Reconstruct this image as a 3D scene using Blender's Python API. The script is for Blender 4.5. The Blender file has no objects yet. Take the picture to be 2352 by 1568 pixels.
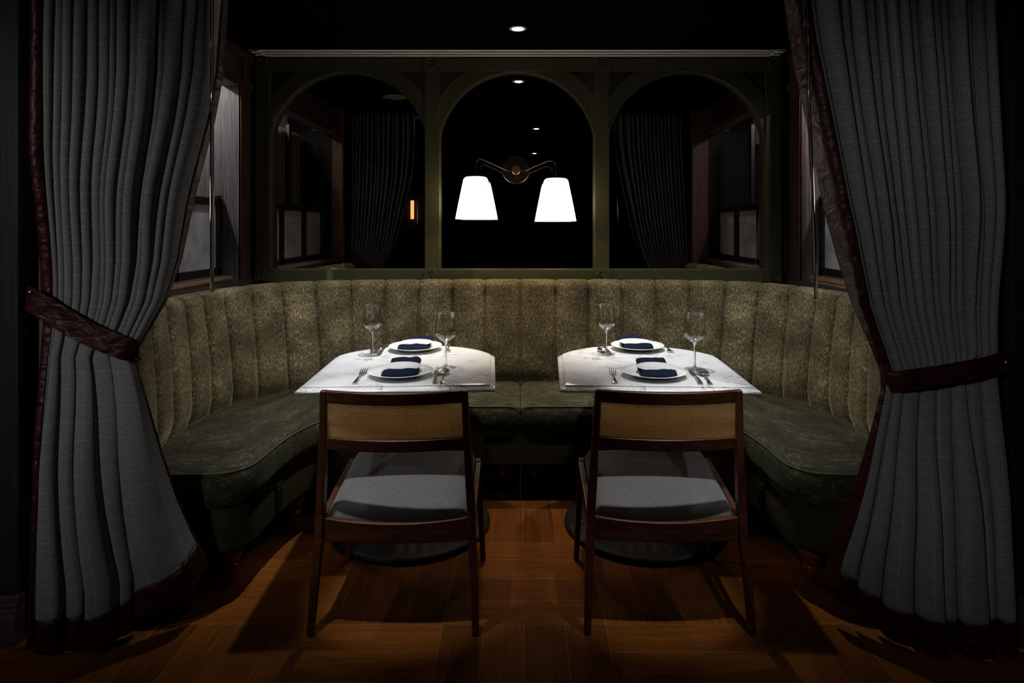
import bpy, math, random
from mathutils import Vector, noise
random.seed(7)
PI = math.pi
SC = bpy.context.scene
COL = SC.collection

# ------------------------------------------------------------------ camera
F_PX, CX, CY, CAM_Z = 1440.0, 1195.0, 520.0, 1.3
cam_d = bpy.data.cameras.new('camera'); cam = bpy.data.objects.new('camera', cam_d); COL.objects.link(cam)
cam.location = (0, 0, CAM_Z); cam.rotation_euler = (PI/2, 0, 0)
cam_d.sensor_width = 36.0; cam_d.lens = 36.0*F_PX/2352.0
cam_d.shift_x = -(CX-1176.0)/2352.0
cam_d.shift_y = -(784.0-CY)/2352.0
cam_d.clip_start = 0.05
SC.camera = cam
SC.view_settings.view_transform = 'Standard'
SC.view_settings.look = 'None'
SC.view_settings.exposure = 0.0
SC.view_settings.gamma = 1.0
SC.view_settings.use_curve_mapping = False
SC.cycles.use_denoising = True
SC.cycles.max_bounces = 8
SC.cycles.sample_clamp_indirect = 3.0

# ------------------------------------------------------------------ world and lights
w = bpy.data.worlds.new('world'); SC.world = w; w.use_nodes = True
w.node_tree.nodes['Background'].inputs[0].default_value = (0.6, 0.7, 1, 1)
w.node_tree.nodes['Background'].inputs[1].default_value = 0.0

def lamp(name, kind, loc, energy, color=(1, 1, 1), target=None, **kw):
    d = bpy.data.lights.new(name, kind); d.energy = energy; d.color = color
    for k, v in kw.items(): setattr(d, k, v)
    o = bpy.data.objects.new(name, d); COL.objects.link(o); o.location = loc
    if target is not None:
        o.rotation_euler = (Vector(target)-Vector(loc)).to_track_quat('-Z', 'Y').to_euler()
    return o

CEIL = 2.28
WARM, NEUT = (1.0, 0.82, 0.60), (0.97, 0.98, 1.0)
LIGHTS = [  # x, y, energy, colour, target(x,y,z), cone deg, blend
    (-0.012, 3.10, 90, WARM, (-0.01, 3.0, 0), 58, 1.0),
    (-0.50, 2.60, 135, NEUT, (-0.92, 2.98, 0.5), 72, 1.0),
    (0.50, 2.60, 126, NEUT, (0.90, 2.98, 0.5), 72, 1.0),
    (0.16, 1.06, 5.0, WARM, (0.05, 1.9, 0), 100, 0.8),
    (0.19, -1.05, 8, NEUT, (0.19, -1.05, 0), 110, 0.8),
    (-2.20, -1.00, 225, (0.98, 0.98, 1.0), (-1.62, 1.95, 1.12), 40, 1.0),  # added fill for the left curtain, kept out of the mirrors
    (-1.20, -1.00, 135, (0.98, 0.98, 1.0), (1.42, 1.95, 1.00), 31, 0.8),  # added fill for the right curtain, hidden behind a mirror post
    (-0.78, 1.72, 88, (0.98, 0.98, 1.0), (-0.45, 2.16, 0.4), 21, 0.7),
    (0.73, 1.72, 82, (0.98, 0.98, 1.0), (0.50, 2.16, 0.4), 21, 0.7),
]
for i, (x, y, e, c, t, cone, bl) in enumerate(LIGHTS):
    lamp('downlight_beam', 'SPOT', (x, y, CEIL-0.012), e, c, t, spot_size=math.radians(cone), spot_blend=bl, shadow_soft_size=0.022)

# ------------------------------------------------------------------ materials
def newmat(name):
    m = bpy.data.materials.new(name); m.use_nodes = True
    return m, m.node_tree, m.node_tree.nodes['Principled BSDF']
def N(nt, t, **kw):
    n = nt.nodes.new(t)
    for k, v in kw.items():
        if k.startswith('i_'): n.inputs[int(k[2:])].default_value = v
        else: setattr(n, k, v)
    return n
def ramp(nt, fac, stops):
    r = N(nt, 'ShaderNodeValToRGB'); nt.links.new(fac, r.inputs[0])
    e = r.color_ramp.elements
    while len(e) < len(stops): e.new(0.5)
    for q, (p, c) in zip(e, stops):
        q.position = p; q.color = (c[0], c[1], c[2], 1) if not isinstance(c, (int, float)) else (c, c, c, 1)
    return r.outputs[0]
def mixc(nt, fac, a, b, mode='MIX'):
    m = N(nt, 'ShaderNodeMix', data_type='RGBA', blend_type=mode)
    for s, v in ((m.inputs[0], fac), (m.inputs[6], a), (m.inputs[7], b)):
        if hasattr(v, 'links'): nt.links.new(v, s)
        elif isinstance(v, (int, float)): s.default_value = v
        else: s.default_value = (v[0], v[1], v[2], 1)
    return m.outputs[2]
def mth(nt, op, a, b=0.0, c=0.0):
    m = N(nt, 'ShaderNodeMath', operation=op)
    for s, v in zip(m.inputs, (a, b, c)):
        if hasattr(v, 'links'): nt.links.new(v, s)
        else: s.default_value = v
    return m.outputs[0]
def coords(nt, kind='Object', scale=(1, 1, 1)):
    tc = N(nt, 'ShaderNodeTexCoord'); mp = N(nt, 'ShaderNodeMapping')
    mp.inputs['Scale'].default_value = scale
    nt.links.new(tc.outputs[kind], mp.inputs[0]); return mp.outputs[0]
def nz(nt, vec, scale, detail=4, rough=0.55, dist=0.0):
    n = N(nt, 'ShaderNodeTexNoise'); nt.links.new(vec, n.inputs['Vector'])
    n.inputs['Scale'].default_value = scale; n.inputs['Detail'].default_value = detail
    n.inputs['Roughness'].default_value = rough; n.inputs['Distortion'].default_value = dist
    return n.outputs[0]
def bump(nt, b, h, strength=0.3, dist=0.002):
    n = N(nt, 'ShaderNodeBump'); n.inputs['Strength'].default_value = strength; n.inputs['Distance'].default_value = dist
    nt.links.new(h, n.inputs['Height']); nt.links.new(n.outputs[0], b.inputs['Normal'])
def setp(b, **kw):
    for k, v in kw.items():
        k = k.replace('_', ' ')
        b.inputs[k].default_value = (v[0], v[1], v[2], 1) if isinstance(v, tuple) and len(v) == 3 else v

def plain(name, col, rough=0.5, metal=0.0, **kw):
    m, nt, b = newmat(name); setp(b, Base_Color=col, Roughness=rough, Metallic=metal, **kw); return m

def wood(name, c1, c2, rough=0.4, grain=(3, 60, 60), bumpy=0.15, spec=0.5):
    m, nt, b = newmat(name); v = coords(nt, 'Object', grain)
    a = nz(nt, v, 1.0, 6, 0.6, 0.8); f = nz(nt, v, 5.0, 3, 0.6)
    s = mth(nt, 'ADD', mth(nt, 'MULTIPLY', a, 0.75), mth(nt, 'MULTIPLY', f, 0.25))
    nt.links.new(ramp(nt, s, [(0.34, c1), (0.62, c2)]), b.inputs['Base Color'])
    setp(b, Roughness=rough); b.inputs['Specular IOR Level'].default_value = spec
    bump(nt, b, s, bumpy, 0.003); return m

M = {}
M['walnut_v'] = wood('walnut_vertical', (0.030, 0.009, 0.004), (0.105, 0.034, 0.013), 0.38, (60, 60, 4), 0.06)
M['walnut_h'] = wood('walnut_horizontal', (0.030, 0.009, 0.004), (0.105, 0.034, 0.013), 0.38, (4, 60, 60), 0.06)
M['walnut_d'] = wood('walnut_depth', (0.030, 0.009, 0.004), (0.105, 0.034, 0.013), 0.38, (60, 4, 60), 0.06)
M['foot_wood'] = wood('turned_foot_wood', (0.12, 0.03, 0.008), (0.26, 0.07, 0.02), 0.22, (30, 30, 60), 0.02)
M['dark_oak_v'] = wood('dark_oak_vertical', (0.012, 0.009, 0.008), (0.055, 0.042, 0.036), 0.6, (90, 90, 4), 0.5, 0.3)
M['dark_oak_h'] = wood('dark_oak_horizontal', (0.012, 0.009, 0.008), (0.05, 0.038, 0.032), 0.6, (90, 4, 90), 0.5, 0.3)
M['front_oak'] = wood('black_stained_oak', (0.003, 0.0027, 0.0026), (0.012, 0.010, 0.009), 0.6, (90, 90, 4), 0.5, 0.2)
M['jamb_oak'] = wood('jamb_oak', (0.05, 0.047, 0.047), (0.16, 0.150, 0.148), 0.6, (110, 110, 4), 0.6, 0.3)
M['brown_oak'] = wood('brown_oak', (0.045, 0.022, 0.014), (0.12, 0.065, 0.042), 0.55, (90, 90, 4), 0.4, 0.3)
M['red_oak'] = wood('red_brown_oak', (0.02, 0.009, 0.006), (0.07, 0.03, 0.018), 0.5, (90, 90, 4), 0.4, 0.3)
M['sill_oak'] = wood('sill_oak', (0.10, 0.06, 0.042), (0.22, 0.14, 0.10), 0.5, (90, 4, 90), 0.3, 0.3)
M['black_frame'] = plain('black_sash_paint', (0.006, 0.006, 0.0065), 0.45)
M['ceiling'] = plain('black_ceiling', (0.0035, 0.0033, 0.0035), 1.0, 0.0, Specular_IOR_Level=0.0)
M['room_dark'] = plain('dark_room_paint', (0.012, 0.011, 0.010), 0.8)
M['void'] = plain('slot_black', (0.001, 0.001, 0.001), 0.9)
M['vent'] = plain('vent_grey_metal', (0.88, 0.84, 0.80), 0.5)
M['white_trim'] = plain('white_trim', (0.7, 0.69, 0.67), 0.4)
M['speaker'] = plain('speaker_grille', (0.20, 0.15, 0.12), 0.8)
M['chrome'] = plain('steel', (0.78, 0.78, 0.79), 0.24, 1.0)
M['iron'] = plain('cast_iron', (0.010, 0.008, 0.008), 0.55, 0.0, Specular_IOR_Level=0.15)
M['bronze'] = plain('dark_bronze', (0.05, 0.038, 0.032), 0.22, 0.9)
M['brass'] = plain('aged_brass', (0.42, 0.28, 0.15), 0.35, 0.9)
M['porcelain'] = plain('porcelain', (0.80, 0.80, 0.79), 0.12)
M['plastic'] = plain('black_plastic', (0.01, 0.01, 0.01), 0.4)
M['rubber'] = plain('glide', (0.02, 0.02, 0.02), 0.6)

def green_paint():
    m, nt, b = newmat('olive_green_paint'); v = coords(nt, 'Object', (1, 1, 1))
    n = nz(nt, v, 90, 2)
    nt.links.new(ramp(nt, n, [(0.3, (0.046, 0.045, 0.017)), (0.7, (0.053, 0.052, 0.020))]), b.inputs['Base Color'])
    setp(b, Roughness=0.42); return m
M['green'] = green_paint()

def mirror():
    m, nt, b = newmat('smoked_mirror')
    setp(b, Base_Color=(0.48, 0.45, 0.43), Metallic=1.0, Roughness=0.0)
    return m
M['mirror'] = mirror()

def velvet(name, streak, stops, shn=0.3):
    m, nt, b = newmat(name)
    v = coords(nt, 'UV', tuple(0.72*q for q in streak))
    a = nz(nt, v, 1.0, 5, 0.72, 0.4); f = nz(nt, v, 4.5, 4, 0.75)
    g = nz(nt, coords(nt, 'UV', (7, 7, 7)), 1.0, 3, 0.5)
    s = mth(nt, 'ADD', mth(nt, 'ADD', mth(nt, 'MULTIPLY', a, 0.40), mth(nt, 'MULTIPLY', f, 0.42)), mth(nt, 'MULTIPLY', g, 0.18))
    c = ramp(nt, s, stops)
    nt.links.new(c, b.inputs['Base Color'])
    setp(b, Roughness=0.85, Sheen_Weight=shn, Sheen_Roughness=0.35, Sheen_Tint=(0.60, 0.54, 0.30))
    b.inputs['Specular IOR Level'].default_value = 0.15
    bump(nt, b, s, 0.25, 0.003); return m
M['velvet_back'] = velvet('olive_crushed_velvet_back', (150, 85, 60), [(0.40, (0.012, 0.009, 0.004)), (0.47, (0.046, 0.037, 0.018)), (0.535, (0.105, 0.088, 0.045)), (0.61, (0.37, 0.29, 0.15))], 0.40)
M['velvet_seat'] = velvet('olive_crushed_velvet_seat', (38, 62, 60), [(0.42, (0.009, 0.008, 0.004)), (0.51, (0.022, 0.021, 0.010)), (0.57, (0.050, 0.049, 0.025)), (0.65, (0.19, 0.185, 0.11))], 0.12)  # same velvet as the back, colour darkened for how its nap takes light
M['velvet_base'] = plain('olive_velvet_plain', (0.028, 0.024, 0.011), 1.0, 0.0, Specular_IOR_Level=0.05)
M['piping'] = plain('olive_piping', (0.05, 0.046, 0.022), 0.8)

def wool(name, base, line, pu, pv):
    m, nt, b = newmat(name)
    tc = N(nt, 'ShaderNodeTexCoord'); sx = N(nt, 'ShaderNodeSeparateXYZ'); nt.links.new(tc.outputs['UV'], sx.inputs[0])
    def ln(o, period, wd):
        fr = mth(nt, 'FRACT', mth(nt, 'DIVIDE', o, period))
        return mth(nt, 'LESS_THAN', fr, wd/period)
    l = mth(nt, 'MAXIMUM', ln(sx.outputs[0], pu, 0.0016), ln(sx.outputs[1], pv, 0.0016))
    v = coords(nt, 'UV', (1, 1, 1))
    n = nz(nt, v, 650, 2, 0.7); n2 = nz(nt, coords(nt, 'UV', (1, 0.12, 1)), 900, 1)
    l = mth(nt, 'MULTIPLY', l, mth(nt, 'GREATER_THAN', nz(nt, v, 400, 1), 0.42))
    s = mth(nt, 'ADD', mth(nt, 'MULTIPLY', n, 0.6), mth(nt, 'MULTIPLY', n2, 0.4))
    c = ramp(nt, s, [(0.36, tuple(x*0.40 for x in base)), (0.64, tuple(x*1.75 for x in base))])
    nt.links.new(mixc(nt, mth(nt, 'MULTIPLY', l, 0.38), c, line), b.inputs['Base Color'])
    setp(b, Roughness=0.95, Sheen_Weight=0.15); b.inputs['Specular IOR Level'].default_value = 0.1
    return m
M['wool'] = wool('grey_windowpane_wool', (0.112, 0.112, 0.114), (0.36, 0.34, 0.33), 0.060, 0.050)
M['lining'] = wool('brown_lining', (0.10, 0.07, 0.05), (0.10, 0.07, 0.05), 0.072, 0.05)

def felt():
    m, nt, b = newmat('charcoal_seat_wool'); n = nz(nt, coords(nt, 'Object', (1, 1, 1)), 380, 3, 0.7)
    nt.links.new(ramp(nt, n, [(0.32, (0.055, 0.054, 0.054)), (0.68, (0.22, 0.216, 0.214))]), b.inputs['Base Color'])
    setp(b, Roughness=0.95, Sheen_Weight=0.2); bump(nt, b, n, 0.4, 0.002)
    b.inputs['Specular IOR Level'].default_value = 0.1; return m
M['felt'] = felt()

def leather():
    m, nt, b = newmat('oxblood_leather'); v = coords(nt, 'Object', (1, 1, 1.6))
    n = nz(nt, v, 14, 3, 0.5, 0.6); n2 = nz(nt, v, 400, 2)
    nt.links.new(ramp(nt, n, [(0.3, (0.014, 0.0020, 0.0020)), (0.7, (0.034, 0.0042, 0.0040))]), b.inputs['Base Color'])
    setp(b, Roughness=0.45); b.inputs['Specular IOR Level'].default_value = 0.22
    s = mth(nt, 'ADD', n, mth(nt, 'MULTIPLY', n2, 0.03)); bump(nt, b, s, 0.5, 0.03); return m
M['leather'] = leather()

def marble():
    m, nt, b = newmat('white_veined_marble'); v = coords(nt, 'Object', (1, 1, 1))
    n0 = nz(nt, v, 3.2, 5, 0.6, 1.6)
    big = ramp(nt, n0, [(0.32, (0.62, 0.625, 0.635)), (0.60, (0.77, 0.775, 0.78))])
    def vein(vec, sc, wd, col, dist):
        n = nz(nt, vec, sc, 7, 0.58, dist)
        d = mth(nt, 'ABSOLUTE', mth(nt, 'SUBTRACT', n, 0.5))
        return ramp(nt, d, [(0.0, 1.0), (wd, 0.0)])
    v2 = coords(nt, 'Object', (1.3, 3.6, 2))
    fine = vein(v2, 1.6, 0.022, 0, 1.4)
    gate = ramp(nt, nz(nt, v, 4.2, 3), [(0.45, 0.0), (0.62, 1.0)])
    dark = vein(coords(nt, 'Object', (2.0, 3.0, 3)), 1.3, 0.016, 0, 2.2)
    gate2 = ramp(nt, nz(nt, v, 7.0, 3), [(0.47, 0.0), (0.58, 1.0)])
    c = mixc(nt, mth(nt, 'MULTIPLY', mth(nt, 'MULTIPLY', fine, gate), 0.55), big, (0.36, 0.36, 0.38))
    c = mixc(nt, mth(nt, 'MULTIPLY', mth(nt, 'MULTIPLY', dark, gate2), 0.85), c, (0.12, 0.12, 0.13))
    nt.links.new(c, b.inputs['Base Color']); setp(b, Roughness=0.16); return m
M['marble'] = marble()

def navy():
    m, nt, b = newmat('navy_linen'); n = nz(nt, coords(nt, 'Object', (1, 1, 1)), 500, 2)
    nt.links.new(ramp(nt, n, [(0.3, (0.0014, 0.0036, 0.012)), (0.7, (0.004, 0.010, 0.030))]), b.inputs['Base Color'])
    setp(b, Roughness=0.9, Specular_IOR_Level=0.15); return m
M['navy'] = navy()

def thin_glass():
    m = bpy.data.materials.new('clear_glass'); m.use_nodes = True; nt = m.node_tree; nt.nodes.clear()
    o = N(nt, 'ShaderNodeOutputMaterial'); t = N(nt, 'ShaderNodeBsdfTransparent'); g = N(nt, 'ShaderNodeBsdfGlossy')
    t.inputs[0].default_value = (0.97, 0.97, 0.97, 1); g.inputs['Roughness'].default_value = 0.02
    lw = N(nt, 'ShaderNodeLayerWeight'); lw.inputs[0].default_value = 0.35
    mx = N(nt, 'ShaderNodeMixShader')
    f = mth(nt, 'ADD', mth(nt, 'MULTIPLY', lw.outputs['Fresnel'], 0.45), 0.03)
    nt.links.new(f, mx.inputs[0]); nt.links.new(t.outputs[0], mx.inputs[1]); nt.links.new(g.outputs[0], mx.inputs[2])
    nt.links.new(mx.outputs[0], o.inputs[0]); return m
M['glass'] = thin_glass()
M['acrylic'] = plain('clear_acrylic', (0.9, 0.9, 0.9), 0.03); M['acrylic'].node_tree.nodes['Principled BSDF'].inputs['Transmission Weight'].default_value = 1.0
def frosted():
    m, nt, b = newmat('frosted_pane'); n = nz(nt, coords(nt, 'Object', (1, 1, 1)), 9, 3, 0.5, 0.5)
    nt.links.new(ramp(nt, n, [(0.3, (0.42, 0.43, 0.45)), (0.7, (0.6, 0.61, 0.63))]), b.inputs['Base Color'])
    nt.nodes.remove(b)
    o = nt.nodes['Material Output']; t = N(nt, 'ShaderNodeBsdfTranslucent'); d = N(nt, 'ShaderNodeBsdfDiffuse'); mx = N(nt, 'ShaderNodeMixShader')
    r = ramp(nt, n, [(0.3, (0.5, 0.51, 0.53)), (0.7, (0.75, 0.76, 0.78))])
    nt.links.new(r, t.inputs[0]); nt.links.new(r, d.inputs[0]); mx.inputs[0].default_value = 0.3
    nt.links.new(t.outputs[0], mx.inputs[1]); nt.links.new(d.outputs[0], mx.inputs[2]); nt.links.new(mx.outputs[0], o.inputs[0]); return m
M['frosted'] = frosted()

def emis(name, col, st, grad=None):
    m = bpy.data.materials.new(name); m.use_nodes = True; nt = m.node_tree; nt.nodes.clear()
    o = N(nt, 'ShaderNodeOutputMaterial'); e = N(nt, 'ShaderNodeEmission'); e.inputs[0].default_value = (*col, 1); e.inputs[1].default_value = st
    if grad:   # opal glass glows most round its bulb
        tc = N(nt, 'ShaderNodeTexCoord'); sx = N(nt, 'ShaderNodeSeparateXYZ'); nt.links.new(tc.outputs['Object'], sx.inputs[0])
        z0, wd, lo = grad
        d = mth(nt, 'DIVIDE', mth(nt, 'ABSOLUTE', mth(nt, 'SUBTRACT', sx.outputs[2], z0)), wd)
        k = mth(nt, 'POWER', 2.718, mth(nt, 'MULTIPLY', mth(nt, 'MULTIPLY', d, d), -1.0))
        nt.links.new(mth(nt, 'ADD', lo, mth(nt, 'MULTIPLY', k, st-lo)), e.inputs[1])
    nt.links.new(e.outputs[0], o.inputs[0]); return m
M['lens'] = emis('downlight_lens', (1, 0.96, 0.9), 30)
M['shade'] = emis('opal_glass_lit', (1.0, 0.84, 0.66), 11.0, (-0.125, 0.070, 1.02))
M['bulb'] = emis('bulb', (1.0, 0.85, 0.65), 8)
M['strip'] = emis('strip_lens', (1.0, 0.95, 0.93), 1.0)
M['lantern_glow'] = emis('lantern_glow', (1.0, 0.42, 0.12), 3.0)

def floor_mat():
    m, nt, b = newmat('oak_parquet')
    tc = N(nt, 'ShaderNodeTexCoord'); sx = N(nt, 'ShaderNodeSeparateXYZ'); nt.links.new(tc.outputs['Object'], sx.inputs[0])
    S = 0.53; n_pl = 4.0
    X = mth(nt, 'DIVIDE', mth(nt, 'ADD', sx.outputs[0], 0.252+10*S), S); Y = mth(nt, 'DIVIDE', mth(nt, 'ADD', sx.outputs[1], -2.05+20*S), S)
    bx, by = mth(nt, 'FLOOR', X), mth(nt, 'FLOOR', Y); fx, fy = mth(nt, 'FRACT', X), mth(nt, 'FRACT', Y)
    par = mth(nt, 'MODULO', mth(nt, 'ADD', bx, by), 2.0)   # 0: planks run in x
    def sel(a, c_):  # par ? c_ : a
        return mth(nt, 'ADD', mth(nt, 'MULTIPLY', a, mth(nt, 'SUBTRACT', 1.0, par)), mth(nt, 'MULTIPLY', c_, par))
    across = sel(fy, fx); along = sel(fx, fy)
    pk = mth(nt, 'MULTIPLY', across, n_pl); pid = mth(nt, 'FLOOR', pk); pf = mth(nt, 'FRACT', pk)
    e1 = mth(nt, 'MINIMUM', pf, mth(nt, 'SUBTRACT', 1.0, pf)); e2 = mth(nt, 'MULTIPLY', mth(nt, 'MINIMUM', along, mth(nt, 'SUBTRACT', 1.0, along)), n_pl)
    gap = mth(nt, 'LESS_THAN', mth(nt, 'MINIMUM', e1, e2), 0.0075)
    idv = N(nt, 'ShaderNodeCombineXYZ'); nt.links.new(bx, idv.inputs[0]); nt.links.new(by, idv.inputs[1]); nt.links.new(pid, idv.inputs[2])
    wn = N(nt, 'ShaderNodeTexWhiteNoise'); nt.links.new(idv.outputs[0], wn.inputs[0])
    gv = N(nt, 'ShaderNodeCombineXYZ')
    nt.links.new(mth(nt, 'MULTIPLY', along, 1.6), gv.inputs[0]); nt.links.new(mth(nt, 'MULTIPLY', across, 26.0), gv.inputs[1]); nt.links.new(mth(nt, 'MULTIPLY', wn.outputs[0], 40.0), gv.inputs[2])
    g = nz(nt, gv.outputs[0], 1.6, 6, 0.6, 0.9)
    c = ramp(nt, g, [(0.3, (0.080, 0.025, 0.004)), (0.55, (0.115, 0.037, 0.006)), (0.75, (0.145, 0.050, 0.009))])
    c = mixc(nt, 1.0, c, ramp(nt, wn.outputs[0], [(0.0, 0.72), (1.0, 1.2)]), 'MULTIPLY')
    c = mixc(nt, mth(nt, 'MULTIPLY', gap, 0.35), c, (0.30, 0.17, 0.08))
    nt.links.new(c, b.inputs['Base Color']); setp(b, Roughness=0.55); b.inputs['Specular IOR Level'].default_value = 0.04
    bump(nt, b, g, 0.08, 0.002); return m
M['floor'] = floor_mat()
def stone():
    m, nt, b = newmat('rough_stone'); n = nz(nt, coords(nt, 'Object', (1, 1, 1)), 14, 8, 0.7, 0.5)
    nt.links.new(ramp(nt, n, [(0.35, (0.02, 0.02, 0.021)), (0.7, (0.09, 0.09, 0.095))]), b.inputs['Base Color']); setp(b, Roughness=0.9)
    bump(nt, b, n, 1.0, 0.03); return m
M['stone'] = stone()
M['pale'] = plain('pale_plaster', (0.6, 0.6, 0.61), 0.9)

# ------------------------------------------------------------------ mesh helpers
class MB:
    def __init__(s): s.v = []; s.f = []; s.uv = None
    def add(s, vs, fs):
        o = len(s.v); s.v += [tuple(p) for p in vs]; s.f += [tuple(i+o for i in f) for f in fs]; return s
    def box(s, a, b, skew=None):
        x0, y0, z0 = a; x1, y1, z1 = b
        return s.add([(x0, y0, z0), (x1, y0, z0), (x1, y1, z0), (x0, y1, z0), (x0, y0, z1), (x1, y0, z1), (x1, y1, z1), (x0, y1, z1)],
              [(0, 3, 2, 1), (4, 5, 6, 7), (0, 1, 5, 4), (1, 2, 6, 5), (2, 3, 7, 6), (3, 0, 4, 7)])
    def lathe(s, prof, c=(0, 0, 0), n=40, axis='z', caps=True):
        vs = []
        for r, h in prof:
            for i in range(n):
                a = 2*PI*i/n; ca, sa = math.cos(a)*r, math.sin(a)*r
                p = (ca, sa, h) if axis == 'z' else (ca, -h, sa)
                vs.append((c[0]+p[0], c[1]+p[1], c[2]+p[2]))
        fs = []
        for k in range(len(prof)-1):
            for i in range(n):
                j = (i+1) % n; fs.append((k*n+i, k*n+j, (k+1)*n+j, (k+1)*n+i))
        if caps:
            fs.append(tuple(reversed(range(n)))); fs.append(tuple((len(prof)-1)*n+i for i in range(n)))
        return s.add(vs, fs)
    def tube(s, pts, r, n=10, flat=None, caps=True):
        pts = [Vector(p) for p in pts]; rs = r if isinstance(r, (list, tuple)) else [r]*len(pts)
        vs = []; up = None
        for i, p in enumerate(pts):
            t = (pts[min(i+1, len(pts)-1)]-pts[max(i-1, 0)]).normalized()
            if up is None: up = Vector((0, 0, 1)) if abs(t.z) < 0.9 else Vector((0, 1, 0))
            a = t.cross(up).normalized(); b_ = a.cross(t).normalized(); up = b_
            for k in range(n):
                g = 2*PI*k/n; fa = flat if flat else 1.0
                vs.append(p+a*math.cos(g)*rs[i]+b_*math.sin(g)*rs[i]*fa)
        fs = []
        for i in range(len(pts)-1):
            for k in range(n):
                j = (k+1) % n; fs.append((i*n+k, i*n+j, (i+1)*n+j, (i+1)*n+k))
        if caps: fs.append(tuple(reversed(range(n)))); fs.append(tuple((len(pts)-1)*n+k for k in range(n)))
        return s.add(vs, fs)
    def sections(s, secs, closed_ends=True):
        """list of closed rings with equal vertex counts"""
        n = len(secs[0]); vs = [p for sec in secs for p in sec]; fs = []
        for i in range(len(secs)-1):
            for k in range(n):
                j = (k+1) % n; fs.append((i*n+k, i*n+j, (i+1)*n+j, (i+1)*n+k))
        if closed_ends: fs.append(tuple(reversed(range(n)))); fs.append(tuple((len(secs)-1)*n+k for k in range(n)))
        return s.add(vs, fs)
    def build(s, name, mat, parent=None, smooth=False, bevel=0.0, uv=None, solid=0.0, bseg=2, auto=None):
        me = bpy.data.meshes.new(name); me.from_pydata(s.v, [], s.f); me.update()
        import bmesh
        bm = bmesh.new(); bm.from_mesh(me); 
        if uv is None: bmesh.ops.recalc_face_normals(bm, faces=bm.faces)
        bm.to_mesh(me); bm.free()
        if uv is not None:
            l = me.uv_layers.new(name='UVMap')
            for lp in me.loops: l.data[lp.index].uv = uv[lp.vertex_index]
        me.materials.append(mat if not isinstance(mat, str) else M[mat])
        if smooth:
            me.polygons.foreach_set('use_smooth', [True]*len(me.polygons))
            if auto:
                me.set_sharp_from_angle(angle=math.radians(auto))
        o = bpy.data.objects.new(name, me); COL.objects.link(o)
        if parent is not None: o.parent = parent
        if bevel:
            b_ = o.modifiers.new('bevel', 'BEVEL'); b_.width = bevel; b_.segments = bseg; b_.limit_method = 'ANGLE'; b_.angle_limit = math.radians(40)
        if solid:
            b_ = o.modifiers.new('solid', 'SOLIDIFY'); b_.thickness = solid; b_.offset = 0
        return o

def tag(o, label=None, cat=None, group=None, kind=None):
    if label: o['label'] = label
    if cat: o['category'] = cat
    if group: o['group'] = group
    if kind: o['kind'] = kind
    return o
def empty(name, loc, label, cat, group=None, rz=0.0):
    o = bpy.data.objects.new(name, None); COL.objects.link(o); o.location = loc; o.rotation_euler = (0, 0, rz); o.empty_display_size = 0.05
    return tag(o, label, cat, group)
def copy_tree(root, loc, rz=0.0, label=None):
    r = root.copy(); COL.objects.link(r); r.location = loc; r.rotation_euler = (0, 0, rz)
    if label: r['label'] = label
    for ch in list(root.children):
        c = ch.copy(); COL.objects.link(c); c.parent = r
        for g in list(ch.children):
            d = g.copy(); COL.objects.link(d); d.parent = c
    return r
def struct(name, mb, mat, **kw):
    return tag(mb.build(name, mat, **kw), kind='structure')
def px(x, y, Y): return ((x-CX)*Y/F_PX, Y, CAM_Z-(y-CY)*Y/F_PX)
def interp(tab, t):
    if t <= tab[0][0]: return tab[0][1]
    for (a, va), (b_, vb) in zip(tab, tab[1:]):
        if t <= b_: return va+(vb-va)*(t-a)/(b_-a)
    return tab[-1][1]
def catmull(P, t):
    n = len(P)-1; i = min(int(t), n-1); f = t-i
    p0, p1, p2, p3 = P[max(i-1, 0)], P[i], P[i+1], P[min(i+2, n)]
    return tuple(0.5*((2*b_)+(-a+c)*f+(2*a-5*b_+4*c-d)*f*f+(-a+3*b_-3*c+d)*f**3) for a, b_, c, d in zip(p0, p1, p2, p3))
def sstep(a, b_, x):
    t = max(0, min(1, (x-a)/(b_-a))); return t*t*(3-2*t)

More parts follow.
